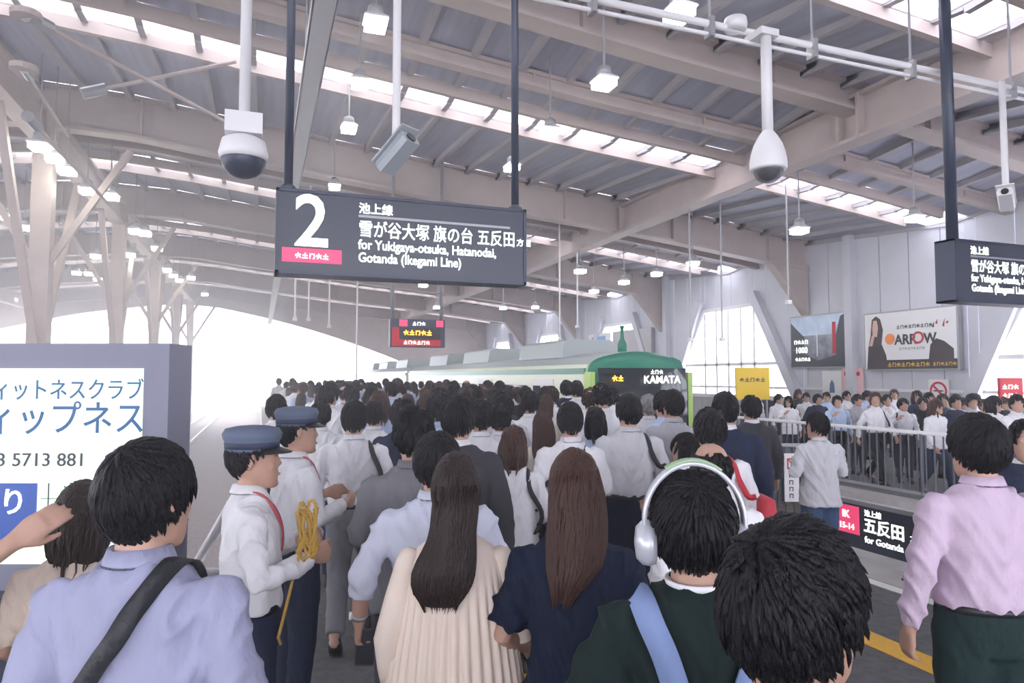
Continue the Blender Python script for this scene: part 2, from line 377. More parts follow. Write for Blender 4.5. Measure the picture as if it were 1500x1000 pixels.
for a, b in CARS:
    car = MB(); car.prism(prof, a, b, fnY); cb = car.build('car_body', M_tbody, tr)
    MB().prism([(x, z) for x, z in prof if z > 2.0] , a - .02, b + .02, lambda u, v, t: Vector((u, t, v + .012))).build('car_roof', M_troof, cb)
    for s, X in ((-1, TX0), (1, TX1)):
        MB().box(X - .02, X + .02, a, b, 1.86, 1.98).build('cantrail_stripe', M_tgreen, cb)
        MB().box(X - .012, X + .012, a, b, .55, .7).build('waist_stripe', M_tgreen, cb)
        for k in range(4):
            y = a + 2.2 + k * 4.3
            MB().box(X - .015, X + .015, y - .65, y + .65, -.02, 1.75).build('passenger_door', M_whitem, cb)
            for e in (-.32, .32): MB().box(X - .02, X + .02, y + e - .22, y + e + .22, .75, 1.6).build('door_window', M_tglass, cb)
            if k < 3: MB().box(X - .015, X + .015, y + 1.0, y + 3.3, .8, 1.6).build('side_window', M_tglass, cb)
    for y in (a + 3.5, a + 9.0, a + 14.0):
        MB().prism([(6.55, 2.25), (6.62, 2.62), (6.75, 2.68), (7.8, 2.68), (7.95, 2.62), (8.0, 2.25)], y - 1.4, y + 1.4, fnY).build('roof_unit', M_troof, cb)
# cab front: curved in plan
def cabring(z0, z1, x0, x1, bulge, y, mi, mb, n=12, inset=0):
    vs = []
    for i in range(n + 1):
        u = i / n; x = x0 + (x1 - x0) * u; yy = y - bulge * (1 - (2 * u - 1) ** 2)
        vs += [(x, yy, z0), (x, yy + inset, z1)]
    mb.add(vs, [(2 * i, 2 * i + 2, 2 * i + 3, 2 * i + 1) for i in range(n)], mi)
mb = MB(); n = 12; vs = []
zs = [-.95, .9, 1.75, 2.0, 2.2, 2.32]; sets = [0, 0, .06, .12, .2, .42]
for z, st in zip(zs, sets):
    for i in range(n + 1):
        u = i / n; x = TX0 + (TX1 - TX0) * u; zz = z
        if z > 1.9: zz = min(z, float(np.interp(x, [p[0] for p in prof[2:9]], [p[1] for p in prof[2:9]])) if TX0 + .06 < x < TX1 - .06 else 1.95)
        vs.append((x, TY - .25 * (1 - (2 * u - 1) ** 2) + st + .25 * (1 if i in (0, n) else 0), zz))
mb.add(vs, [(j * (n + 1) + i, j * (n + 1) + i + 1, (j + 1) * (n + 1) + i + 1, (j + 1) * (n + 1) + i) for j in range(len(zs) - 1) for i in range(n)])
cab = mb.build('cab_front', M_tgreen, tr, True)
mb = MB(); vs = []
for z, st in ((.75, -.015), (1.3, .02), (1.72, .045), (1.98, .1)):
    for i in range(n + 1):
        u = .07 + .86 * i / n; x = TX0 + (TX1 - TX0) * u
        vs.append((x, TY - .25 * (1 - (2 * u - 1) ** 2) + st - .02, z))
mb.add(vs, [(j * (n + 1) + i, j * (n + 1) + i + 1, (j + 1) * (n + 1) + i + 1, (j + 1) * (n + 1) + i) for j in range(3) for i in range(n)])
mb.build('windscreen', M_tglass, cab, True)
MB().tube([(6.98, TY - .27, .8), (6.9, TY - .2, 1.35), (6.85, TY - .15, 1.85)], .012, 6).build('windscreen_divider', M_greym, cab)
MB().box(TX0 - .01, TX0 + .1, TY - .0, TY + .3, -.9, 1.9).build('cab_side_panel', M_tlime, tr)
MB().box(TX1 - .1, TX1 + .01, TY - .0, TY + .3, -.9, 1.9).build('cab_side_panel', M_tlime, tr)
M_led = mat('led_orange', (1.0, 0.35, 0.02), 0.5, emit=3)
marks(cab, 6.48, 1.72, TY - .2, 2, .13, M_led, 'destination_led')
o = text('KAMATA', .21, M_text, cab, 7.12, 1.68, TY - .30, .02, 'destination_name')
marks(cab, 7.3, 1.86, TY - .27, 3, .1, M_text, 'destination_name')
MB().lathe([(.05, 0), (.10, .02), (.10, .2), (.045, .3), (.03, .52), (.045, .53), (.045, .58)], 12, (7.15, TY + .6, 2.3)).build('roof_antenna', M_tgreen, tr, True)
for s in (-1, 1): MB().ball((7.28 + s * .85, TY + .02, .35), .1, .05, .08).build('headlight', M_whitem, cab, True)

# ------------------------------------------------------------------ railing of the far platform
rl = thing('railing', 'grey metal railing with upright bars along the far platform edge', 'railing', (8.8, 0, .03))
MB().tube([(0, -1.0, .98), (0, 12.0, .98), (0, 12.25, .9), (0, 12.3, .75)], .028, 10).build('top_rail', M_whitem, rl, True)
MB().box(-.02, .02, -1.0, 12.3, .1, .14).build('bottom_rail', M_greym, rl)
M_bar = mat('railing_bar_paint', (0.09, 0.10, 0.12), .5)
bar = MB().tube([(0, 0, .12), (0, 0, .97)], .012, 6).mesh('bar', M_bar)
for i in range(98): link('bar', bar, rl, (0, -.9 + i * .135, 0))
post = MB().tube([(0, 0, -.03), (0, 0, .98)], .024, 8).mesh('post', M_bar)
for i in range(9): link('post', post, rl, (0, -.97 + i * 1.62, 0))
# rail in front of the pit on our side, low guard barrier with the no-entry notice
bp = at(1146, 660, 7.2)
gb = thing('platform_barrier', 'low grey barred barrier with a no-entry notice at the platform edge', 'barrier', (bp.x, bp.y, 0), -YAW)
for z in (.12, 1.08): MB().tube([(-.2, 0, z), (.30, 0, z)], .022, 8).build('barrier_rail', M_greym, gb, True)
for x in (-.2, .30): MB().tube([(x, 0, 0), (x, 0, 1.09)], .024, 8).build('barrier_post', M_greym, gb, True)
for i in range(5): MB().tube([(-.13 + i * .08, 0, .12), (-.13 + i * .08, 0, 1.08)], .01, 6).build('bar', M_bar, gb)
MB().box(-.19, .29, .01, .02, .5, 1.05).build('infill_panel', M_bar, gb)
nb = thing('entry_notice', 'narrow white notice with a red barred square on the low barrier', 'notice', (bp.x, bp.y, 0), -YAW)
MB().box(.0, .15, -.045, -.026, .5, 1.0).build('notice_board', M_white, nb)
for (x0, x1, z0, z1) in ((.03, .042, .84, .95), (.108, .12, .84, .95), (.03, .12, .84, .852), (.03, .12, .938, .95)): MB().box(x0, x1, -.049, -.044, z0, z1).build('red_border', M_red, nb)
MB().beam((.038, -.047, .945), (.112, -.047, .845), .006, .012).build('red_slash', M_red, nb)
for i in range(4): marks(nb, .045, .75 - i * .07, -.047, 1, .055, M_blackp)

# floor-standing line sign on the platform edge
gs = thing('line_sign', 'long low black floor sign with a pink line mark before the railing', 'sign', (5.5, 0, 0), R(-90))
# local x runs towards -Y of the world; world y = -local x
MB().box(-5.62, -2.2, -.03, .03, .14, .56).build('sign_panel', M_navy, gs)
MB().box(-5.66, -2.16, -.04, .04, .56, .6).build('sign_top_frame', M_greym, gs)
for x in (-5.5, -4.55, -4.42, -2.4):
    MB().box(x - .02, x + .02, -.03, .03, 0, .14).build('sign_leg', M_darkm, gs)
    MB().box(x - .03, x + .03, -.14, .14, 0, .02).build('sign_foot', M_darkm, gs)
sx = -onX(1230, 760, 5.5).y
MB().box(sx, sx + .27, -.036, -.03, .27, .54).build('line_mark', M_pink, gs)
text('IK', .10, M_text, gs, sx + .07, .42, -.04, .015, 'line_mark_text'); text('15-14', .08, M_text, gs, sx + .03, .31, -.04, .015, 'line_mark_text')
text('池上線', .065, M_text, gs, sx + .33, .475, -.033, .015); text('五反田', .15, M_text, gs, sx + .32, .33, -.033, .02); text('方面', .06, M_text, gs, sx + .82, .34, -.033, .015)
text('for Gotanda (Ikegami Line)', .085, M_text, gs, sx + .33, .22, -.033, .012)

# ------------------------------------------------------------------ hanging signs
HY = 4.57
def hanging_sign(lab, x0, w, z0, h, full, poles):
    t = thing('hanging_sign', lab, 'sign', (x0, HY, z0))
    MB().box(0, w, -.09, .09, 0, h).build('sign_box', M_navy, t)
    for z in (-.02, h): MB().box(-.02, w + .02, -.1, .1, z, z + .02).build('sign_frame', M_darkm, t)
    for x in (-.02, w): MB().box(x, x + .02, -.1, .1, -.02, h + .02).build('sign_frame', M_darkm, t)
    y = -.092
    u = h / .5
    tx = .49 * u if full else .2
    if full:
        text('2', .47 * u, M_text, t, .085 * u, .165 * u, y, .012, 'platform_number', sx=.95)
        MB().box(.02 * u, .385 * u, y - .004, y + .002, .055 * u, .145 * u).build('pink_strip', M_pink, t)
        marks(t, .10 * u, .08 * u, y - .005, 5, .042 * u, M_text)
    text('池上線', .075 * u, M_text, t, tx, .405 * u, y, .015)
    MB().box(tx, tx + 1.05 * u, y - .002, y + .002, .372 * u, .388 * u).build('rule_line', M_greym, t)
    text('雪が谷大塚 旗の台 五反田', .118 * u, M_text, t, tx, .255 * u, y, .006, sx=.80)
    text('方面', .055 * u, M_text, t, tx + 1.10 * u, .26 * u, y, .015)
    text('for Yukigaya-otsuka, Hatanodai,', .088 * u, M_text, t, tx, .165 * u, y, .014, sx=.84)
    text('Gotanda (Ikegami Line)', .088 * u, M_text, t, tx, .08 * u, y, .014, sx=.84)
    for px in poles:
        MB().tube([(px, 0, h), (px, 0, zroof(x0 + px, HY) - z0)], .028 if full else .052, 10).build('hanger_pole', M_darkm, t, True)
        MB().lathe([(.05, 0), (.05, .03), (.03, .05)], 10, (px, 0, h + .02)).build('pole_flange', M_darkm, t)
    return t
a, b = onY(407, 398, HY), onY(760, 405, HY)
hanging_sign('dark hanging platform sign with a large number 2', a.x, b.x - a.x, a.z - .0, .50, True, (.055, b.x - a.x - .03))
a2 = onY(1388, 440, HY)
hanging_sign('dark hanging platform sign on a thick pole, without a number', a2.x, 2.1, a2.z, .55, False, (.09, 1.95))

# transverse service pipe
pz = onY(1122, 45, HY).z
t = thing('service_pipe', 'pale horizontal service pipe under the skylight carrying the dome camera', 'pipe', (0, HY, pz))
MB().tube([(1.9, .12, .03), (9.5, .12, .03)], .03, 10).build('pipe_run', M_whitem, t, True)
MB().tube([(1.9, .12, -.06), (9.5, .12, -.06)], .018, 8).build('conduit', M_whitem, t, True)
for x in (2.4, 3.5, 4.6, 5.8, 7.2): MB().box(x - .02, x + .02, .07, .17, -.09, .08).build('pipe_clamp', M_greym, t); MB().tube([(x, .12, .05), (x, .12, zroof(x, HY) - pz)], .012, 6).build('pipe_hanger', M_greym, t)
MB().lathe([(.02, -.05), (.09, -.05), (.1, 0), (.09, .05), (.02, .05)], 14, (3.75, .1, .06)).build('junction_box', M_whitem, t, True)

# ------------------------------------------------------------------ cameras
def dome_cam(x, yt, yb, Yw, lab):
    p = onY(x, yb, Yw); h = onY(x, yt, Yw).z - p.z
    t = thing('dome_camera', lab, 'camera', p); r = h * .34
    MB().lathe([(r * .95, h * .24), (r, h * .28), (r * 1.0, h * .40), (r * .93, h * .55), (r * .78, h * .72), (r * .5, h * .90), (r * .28, h), (.03, h + .02)], 28).build('housing', M_whitem, t, True)
    MB().ball((0, 0, h * .25), r * .8, r * .8, h * .25, 20).build('dome_glass', glass('dome_glass', (.55, .56, .6), .12, .05), t, True)
    MB().ball((0, 0, h * .24), r * .62, r * .62, h * .2, 14).build('lens_unit', M_black, t, True)
    MB().tube([(0, 0, h), (0, 0, pz - p.z if pz > p.z + h else h + .5)], .045, 12).build('drop_pole', M_whitem, t, True)
    MB().box(-.09, .09, -.06, .16, pz - p.z - .06, pz - p.z + .0).build('mount_plate', M_whitem, t)
dome_cam(1126, 192, 268, HY, 'white dome security camera on a white drop pole')
def bullet_cam(x, y, Yw, lab, m, size, rz, tilt, pole_r=.025, top=None):
    p = onY(x, y, Yw); t = thing('bullet_camera', lab, 'camera', p)
    rot = (tilt, 0, rz)
    s = size
    mb = MB(); mb.prism([(-.28, -.2), (.28, -.2), (.34, .0), (.28, .22), (-.28, .22), (-.34, 0)], -.75, .6, lambda u, v, q: Vector((u * s, q * s, v * s)))
    o = mb.build('camera_housing', m, t); o.rotation_euler = rot
    h = MB().box(-.38 * s, .38 * s, -.95 * s, .62 * s, .24 * s, .3 * s).build('sun_shield', m, t); h.rotation_euler = rot
    l = MB().lathe([(.16 * s, 0), (.16 * s, .06 * s)], 14).build('lens', M_black, o); l.location = (0, -.75 * s, 0); l.rotation_euler = (R(90), 0, 0)
    MB().tube([(0, 0, .25 * s), (0, 0, .55 * s), (0, .0, (zroof(p.x, Yw) if top is None else top) - p.z)], pole_r, 8).build('drop_pole', M_whitem, t, True)
    MB().box(-.1 * s, .1 * s, -.12 * s, .12 * s, .2 * s, .5 * s).build('mount_bracket', m, t)
M_camgrey = mat('camera_grey', (.38, .42, .45), .45)
bullet_cam(580, 228, HY, 'grey boxy security camera hanging above the number sign', M_camgrey, .22, R(35), R(-35), .028)
bullet_cam(1474, 294, HY, 'white bullet security camera on a thin white pole', M_whitem, .2, R(-60), R(-25), .03, pz)
p = onY(356, 262, HY); t = thing('ball_camera', 'white bracket with a dark round camera ball at the left', 'camera', p)
MB().ball((0, 0, .12), .135, .135, .12, 20).build('camera_ball', M_darkm, t, True)
MB().lathe([(.14, .12), (.15, .16), (.13, .24), (.08, .27)], 20).build('cap', M_whitem, t, True)
MB().box(-.11, .11, -.1, .1, .27, .4).build('bracket', M_whitem, t)
MB().tube([(0, 0, .4), (0, 0, zroof(p.x, HY) - p.z - .03)], .034, 10).build('drop_pole', M_whitem, t, True)

# ------------------------------------------------------------------ lamps
lamp_proto = {}
def lamp(x, y, z, size=.26, lab='', grp='roof lamps', rod=True):
    p = onZ(x, y, z)
    t = thing('roof_lamp', lab, 'lamp', p, R(45) * 0 + random.uniform(-.1, .1), grp); s = size
    k = round(s, 3)
    if k not in lamp_proto:
        lamp_proto[k] = (MB().lathe([(.66 * s, .30 * s), (.66 * s, .36 * s), (.42 * s, .5 * s), (.3 * s, .55 * s)], 4, mi=0).mesh('reflector', M_whitem),
                         MB().box(-.40 * s, .40 * s, -.40 * s, .40 * s, 0, .30 * s).mesh('lens', M_lamp),
                         MB().lathe([(.3 * s, .52 * s), (.34 * s, .58 * s), (.3 * s, .85 * s), (.12 * s, .95 * s)], 14).mesh('housing', M_greym, True))
    for n, me in zip(('reflector', 'lens', 'housing'), lamp_proto[k]): link(n, me, t, rz=R(45) if n == 'reflector' else 0)
    if rod: MB().tube([(0, 0, .9 * s), (0, 0, max(zroof(p.x, p.y) - p.z, .95 * s + .02))], .015, 6).build('rod', M_greym, t)
near = [(550, 42, 5.9, .3), (527, 128, 5.9, .28), (511, 193, 5.9, .28), (490, 277, 5.9, .28), (885, 128, 5.5, .3), (995, 27, 5.5, .3), (806, 198, 5.5, .28), (750, 250, 5.5, .28), (1171, 342, 4.5, .3), (1340, 324, 4.6, .28)]
NL = ['square lamp beyond the long cable tray, close to the roof ribs', 'square lamp just before the bright skylight slit, near the cable tray', 'square lamp hung before the deep beige girder near the cable tray', 'square lamp right above the top edge of the number sign', 'square lamp hung between two roof ribs in front of the skylight slit', 'square lamp by the service pipe near the dome camera', 'square lamp hung over the middle of the skylight slit', 'square lamp behind the second pole of the number sign', 'square lamp above the dark poster on the wall', 'square lamp under the skylight slit near the thick-poled sign']
for a, lb in zip(near, NL): lamp(*a, lab=lb, grp='lamps over the crowd')
for a in [(962, 404), (1015, 389), (870, 429), (914, 416), (737, 453), (784, 452), (1190, 425), (850, 400), (620, 420), (640, 452), (560, 405)]:
    lamp(*a, 4.7, .3, lab='small glowing lamp far down the shed above the train', grp='lamps above the train')
for a in [(58, 220), (80, 237), (98, 255), (128, 284), (162, 292), (10, 322), (35, 337), (85, 378), (140, 378), (112, 402), (130, 403), (143, 411), (190, 376), (212, 345), (230, 367), (245, 398), (254, 406), (263, 413), (280, 409), (300, 433), (20, 440), (45, 450), (185, 425), (198, 342)]:
    lamp(*a, 5.75, .34, lab='small bright lamp in the rows over the empty track', grp='lamps over the empty track')

# ------------------------------------------------------------------ red departure board and hangers
p = onY(570, 508, 15.0); q = onY(650, 508, 15.0); wid = q.x - p.x; hh = onY(570, 467, 15.0).z - p.z
t = thing('departure_board', 'red and dark departure display hanging over the platform', 'display', p)
MB().box(0, wid, -.1, .1, 0, hh).build('display_case', M_darkm, t)
MB().box(.04, wid - .1, -.11, -.1, .02, hh * .27).build('red_strip', M_red, t); MB().box(.04, .2, -.11, -.1, hh * .27, hh * .7).build('red_strip', M_red, t)
MB().box(.22, wid - .1, -.11, -.1, hh * .3, hh * .68).build('display_screen', M_blackp, t)
MB().box(.2, .38, -.11, -.1, hh * .74, hh * .98).build('red_mark', M_pink, t); MB().box(wid - .2, wid - .04, -.11, -.1, hh * .74, hh * .98).build('red_mark', M_pink, t)
marks(t, .5, hh * .78, -.105, 3, .1, M_text); marks(t, .3, hh * .43, -.112, 5, .13, M_led); marks(t, .3, .06, -.112, 6, .1, M_text)
for x in (.06, wid - .06): MB().tube([(x, 0, hh), (x, 0, zroof(p.x + x, 15.0) - p.z)], .04, 8).build('hanger_pole', M_greym, t, True)
for (x, y, Yw) in ((432, 470, 16), (452, 470, 18), (482, 480, 19), (820, 500, 17.5), (846, 480, 18.5), (522, 560, 18), (1012, 500, 12.8), (1058, 500, 12.8), (1155, 445, 11.5)):
    p = onY(x, y, Yw)
    tt = thing('hanger_pole', 'thin drop pole hanging from the roof', 'pole', p, 0, 'thin drop poles')
    MB().tube([(0, 0, 0), (0, 0, zroof(p.x, Yw) - p.z)], .022, 6).build('pole', M_greym if x > 900 else M_whitem, tt); MB().box(-.05, .05, -.05, .05, 0, .08).build('end_box', M_whitem, tt)

# ------------------------------------------------------------------ wall posters and notices (front faces -X)
def board(name, lab, cat, x0, x1, y0, y1, X=WX - .05, th=.12, fm=M_greym, group=None):
    a = onX(x0, y1, X); b = onX(x1, y0, X)
    c = onX((x0 + x1) / 2, y1, X)
    w = a.y - b.y; z0 = onX((x0 + x1) / 2, y1, X).z; h = onX((x0 + x1) / 2, y0, X).z - z0
    t = thing(name, lab, cat, (X, a.y, z0), R(-90), group)
    MB().box(-.04, w + .04, -th, .0, -.04, h + .04).build('frame', fm, t)
    return t, w, h, -th - .004
def flat(t, y, x0, x1, z0, z1, m, name='print', d=.004): MB().box(x0, x1, y - d, y, z0, z1).build(name, m, t)
def blob(t, y, pts, m, name='print', d=.004): MB().prism(pts, y - d, y, lambda u, v, q: Vector((u, q, v))).build(name, m, t)
M_pdark = mat('poster_dark', (.03, .035, .05), .4); M_pgrey = mat('poster_grey', (.25, .27, .32), .4, var=.5, scale=4)
M_pblue = mat('poster_pale_blue', (.55, .68, .85), .4, var=.2, scale=3); M_skinp = mat('poster_skin', (.7, .45, .36), .5); M_orange = mat('poster_orange', (.9, .25, .03), .5)
M_hairp = mat('poster_hair', (.035, .02, .018), .5)
t, w, h, y = board('dark_poster', 'dark cityscape advertising poster in a grey wall frame', 'poster', 1165, 1245, 462, 537)
flat(t, y, 0, w, 0, h, M_pgrey); flat(t, y - .004, 0, w, h * .62, h, M_pblue)
blob(t, y - .008, [(0, 0), (w, 0), (w, h * .3), (w * .8, h * .22), (w * .5, h * .12), (w * .2, h * .3), (0, h * .35)], M_pdark)
blob(t, y - .008, [(0, h * .35), (w * .25, h * .35), (w * .25, h * .6), (w * .12, h * .75), (0, h * .9)], M_pdark); blob(t, y - .008, [(w * .82, h * .22), (w, h * .3), (w, h), (w * .9, h * .95), (w * .82, h * .6)], M_pdark)
flat(t, y - .009, w * .76, w * .82, h * .25, h * .85, M_red); flat(t, y - .009, w * .48, w * .5, h * .2, h * .7, M_white)
marks(t, w * .06, h * .46, y - .012, 4, .14, M_text); text('1000', .24, M_text, t, w * .08, h * .28, y - .012, .01); marks(t, w * .08, h * .12, y - .012, 5, .12, M_text)
t, w, h, y = board('arrow_poster', 'white ARROW advertising billboard with a long-haired figure in dark clothes', 'poster', 1274, 1406, 455, 540)
flat(t, y, 0, w, 0, h, M_white); flat(t, y - .004, w * .22, w, 0, h * .16, M_blackp)
blob(t, y - .008, [(w * .02, 0), (w * .27, 0), (w * .25, h * .25), (w * .2, h * .45), (w * .22, h * .7), (w * .19, h * .9), (w * .14, h * .96), (w * .09, h * .9), (w * .07, h * .6), (w * .04, h * .4)], M_hairp)
blob(t, y - .012, [(w * .10, h * .6), (w * .15, h * .58), (w * .165, h * .75), (w * .15, h * .88), (w * .11, h * .88), (w * .095, h * .75)], M_skinp)
blob(t, y - .012, [(w * .05, h * .42), (w * .09, h * .42), (w * .12, h * .6), (w * .09, h * .62)], M_skinp)
blob(t, y - .012, [(w * .3 + .14 * math.cos(k * .524), h * .53 + .14 * math.sin(k * .524)) for k in range(12)], M_orange)
text('ARR', .34, M_blackp, t, w * .355, h * .43, y - .012, .03, 'logo_letters', sx=.95); text('W', .34, M_blackp, t, w * .675, h * .43, y - .012, .03, 'logo_letters', sx=.9)
o = MB().lathe([(.10, -.003), (.15, -.003), (.15, .003), (.10, .003), (.10, -.003)], 20, cap=False).build('logo_ring', M_red, t); o.rotation_euler = (R(90), 0, 0); o.location = (w * .615, y - .015, h * .53)
marks(t, w * .38, h * .70, y - .012, 9, .11, M_blackp); marks(t, w * .4, h * .33, y - .012, 9, .08, M_greym)
marks(t, w * .27, h * .04, y - .012, 9, .13, M_yellow); marks(t, w * .76, h * .05, y - .012, 6, .1, M_yellow)
blob(t, y - .008, [(w * .72, h * .16), (w * .97, h * .16), (w * .97, h * .32), (w * .88, h * .45), (w * .8, h * .5), (w * .74, h * .4)], M_hairp)
for k in range(5): blob(t, y - .008, [(w * (.76 + .035 * k), h * (.7 + .05 * (k % 3))), (w * (.78 + .035 * k), h * (.68 + .05 * (k % 3))), (w * (.785 + .035 * k), h * (.78 + .04 * (k % 2)))], M_red if k % 2 else M_hairp)
t, w, h, y = board('white_notice', 'white wall notice with a blue figure below the dark poster', 'notice', 1208, 1233, 545, 588, fm=M_white, th=.03)
blob(t, y - .002, [(w * .35, h * .3), (w * .65, h * .3), (w * .62, h * .6), (w * .5, h * .75), (w * .38, h * .6)], mat('notice_blue', (.08, .18, .35), .5))
t, w, h, y = board('pink_notice', 'pale pink wall notice next to the white one', 'notice', 1237, 1263, 541, 586, fm=mat('notice_pink', (.85, .55, .55), .5), th=.03)
flat(t, y - .002, .05, w - .05, h * .8, h * .92, M_red); marks(t, .08, h * .55, y - .005, 3, .13, M_red)
t, w, h, y = board('no_smoking_notice', 'white no-smoking notice on the wall below the billboard', 'notice', 1365, 1388, 558, 596, fm=M_white, th=.03)
o = MB().lathe([(.17, -.003), (.22, -.003), (.22, .003), (.17, .003), (.17, -.003)], 20, cap=False).build('ban_ring', M_red, t); o.rotation_euler = (R(90), 0, 0); o.location = (w / 2, y - .004, h * .62)
MB().beam((w / 2 - .14, y - .004, h * .62 + .14), (w / 2 + .14, y - .004, h * .62 - .14), .006, .05).build('ban_slash', M_red, t)
MB().box(w / 2 - .12, w / 2 + .12, y - .004, y, h * .6, h * .65).build('cigarette', M_blackp, t)
t, w, h, y = board('blue_poster', 'small pale poster with a blue picture above the train', 'poster', 866, 897, 490, 518, fm=M_white)
flat(t, y, w * .15, w * .8, h * .1, h * .9, mat('poster_blue', (.2, .42, .75), .5))
t, w, h, y = board('blank_board', 'blank grey board on the wall above the train cab', 'board', 902, 957, 484, 520, fm=M_greym)
flat(t, y, 0, w, 0, h, mat('board_grey', (.5, .49, .5), .6))
def standing(name, lab, x0, x1, y0, y1, D, m):
    a, b = at(x0, y1, D), at(x1, y1, D); h = at(x0, y0, D).z - a.z
    t = thing(name, lab, 'sign', (a.x, a.y, 0), -YAW); w = (b - a).length
    MB().box(0, w, -.04, .04, a.z, a.z + h).build('sign_panel', m, t)
    for x in (.06, w - .06): MB().tube([(x, 0, 0), (x, 0, a.z)], .025, 8).build('sign_post', M_greym, t)
    return t, w, h, a.z
t, w, h, z = standing('yellow_sign', 'yellow upright sign board behind the railing near the train', 1078, 1127, 538, 585, 15.6, mat('sign_yellow', (.85, .58, .03), .5))
marks(t, .08, z + h * .55, -.045, 5, .12, M_pdark)
t, w, h, z = standing('red_sign', 'red and white hanging notice in front of the right window', 1464, 1497, 553, 590, 13.4, M_red)
marks(t, .04, z + h * .55, -.045, 3, .11, M_text); marks(t, .04, z + h * .2, -.045, 3, .11, M_text)

# ------------------------------------------------------------------ advertising screen at the left
D = 3.1; a, b = at(-260, 832, D), at(240, 832, D); top = at(0, 502, D).z
bs = thing('advertising_screen', 'large lit advertising screen with Japanese lettering in a grey case', 'screen', (b.x, b.y, 0), -YAW)
w = (b - a).length; z0 = a.z
MB().box(-w, 0, 0, .22, z0 - .1, top).build('screen_case', mat('case_grey', (.20, .20, .27), .45), bs)
MB().box(-w + .1, -.05, .02, .2, 0, z0 - .1).build('screen_stand', M_darkm, bs)
M_scr = mat('screen_glow', (.62, .78, .64), .3, emit=.5)
MB().box(-w + .12, -.115, -.006, 0, z0 + .02, top - .115).build('lit_panel', M_scr, bs)
M_tb = mat('screen_text_blue', (.03, .12, .3), .4); M_tn = mat('screen_text_dark', (.05, .05, .08), .4)
px = lambda x: (x - 240) / FPX * D
pzz = lambda y: at(0, y, D).z
text('フィットネスクラブ', .105, M_tb, bs, px(-48), pzz(583), -.009, .004, sx=.83); text('ティップネス', .165, M_tb, bs, px(-78), pzz(632), -.009, .004, sx=.90)
text('03 5713 881', .085, M_tn, bs, px(-24), pzz(683), -.009, .004, sx=1.06)
MB().box(px(-120), px(52), -.012, -.006, pzz(795), pzz(708)).build('blue_box', mat('screen_blue', (.04, .09, .34), .3, emit=.2), bs); text('り', .13, M_text, bs, px(-2), pzz(750), -.015, .01)
MB().box(px(68), px(69.5), -.009, -.006, pzz(760), pzz(708)).build('map_line', M_tn, bs); MB().box(px(58), px(110), -.009, -.006, pzz(731), pzz(730)).build('map_line', M_tn, bs)
MB().beam((px(92), -.008, pzz(712)), (px(105), -.008, pzz(740)), .004, .004).build('map_line', M_tn, bs)
# white guard rails beside the officer
for i, (D_, lab) in enumerate(((4.4, 'white tubular guard rail at the end of the empty track'),)):
    a = at(262, 760, D_)
    g = thing('guard_rail', lab, 'railing', (a.x, a.y, 0), -YAW)
    for z in (.35, .55): MB().tube([(-.7, 0, z), (.32, 0, z)], .028, 8).build('rail_bar', M_whitem, g, True)
    for x in (-.65, -.15, .3): MB().tube([(x, 0, 0), (x, 0, .6)], .028, 8).build('rail_post', M_whitem, g, True)
    MB().tube([(.02, .05, .45), (.42, .2, 1.25)], .03, 8).build('brace_bar', M_whitem, g, True)
# ------------------------------------------------------------------ people
M_skin = mat('skin', (.50, .30, .22), .55, var=.06, scale=12)
M_skin2 = mat('skin_tan', (.42, .25, .175), .55, var=.06, scale=12)
M_eye = mat('eye_dark', (.02, .015, .015), .3); M_lip = mat('lip', (.38, .15, .13), .5)
HAIR = {'black': mat('hair_black', (.005, .005, .007), .5, spec=.22, bump=.5, bscale=160, stretch=(1, 1, .12)),
        'brown': mat('hair_brown', (.060, .026, .018), .5, spec=.35, bump=.5, bscale=160, stretch=(1, 1, .12)),
        'dark_brown': mat('hair_dark_brown', (.024, .013, .011), .5, spec=.35, bump=.5, bscale=160, stretch=(1, 1, .12)),
        'grey': mat('hair_grey', (.22, .21, .22), .5, bump=.5, bscale=160, stretch=(1, 1, .12))}
def ring(c, ax, ay, n, e=2.0):
    c, ax, ay = Vector(c), Vector(ax), Vector(ay); out = []
    for k in range(n):
        a = 2 * math.pi * k / n; ca, sa = math.cos(a), math.sin(a)
        out.append(c + ax * (math.copysign(abs(ca) ** (2 / e), ca)) + ay * (math.copysign(abs(sa) ** (2 / e), sa)))
    return out
def loft(mb, rings, mi=0):
    n = len(rings[0]); vs = [p for r in rings for p in r]
    fs = [(i * n + k, i * n + (k + 1) % n, (i + 1) * n + (k + 1) % n, (i + 1) * n + k) for i in range(len(rings) - 1) for k in range(n)]
    fs += [tuple(reversed(range(n))), tuple(range((len(rings) - 1) * n, len(rings) * n))]
    mb.add(vs, fs, mi)
def torso(mb, rows, n=28, e=2.3):
    loft(mb, [ring((x if len(r) > 4 else 0, y, z), (rx, 0, 0), (0, ry, 0), n, e) for r in rows for (z, rx, ry, y, x) in [tuple(r) + (0,) * (5 - len(r))]])
def limb(mb, pts, rad, n=12, ends=(True, True)):
    P = [Vector(p) for p in pts]; rs = list(rad)
    if ends[0]: d = (P[0] - P[1]).normalized(); P = [P[0] + d * rs[0] * .85, P[0] + d * rs[0] * .5] + P; rs = [rs[0] * .45, rs[0] * .85] + rs
    if ends[1]: d = (P[-1] - P[-2]).normalized(); P = P + [P[-1] + d * rs[-1] * .5, P[-1] + d * rs[-1] * .85]; rs = rs + [rs[-1] * .85, rs[-1] * .45]
    mb.tube(P, rs, n)
def mid(a, b, t): return Vector(a).lerp(Vector(b), t)
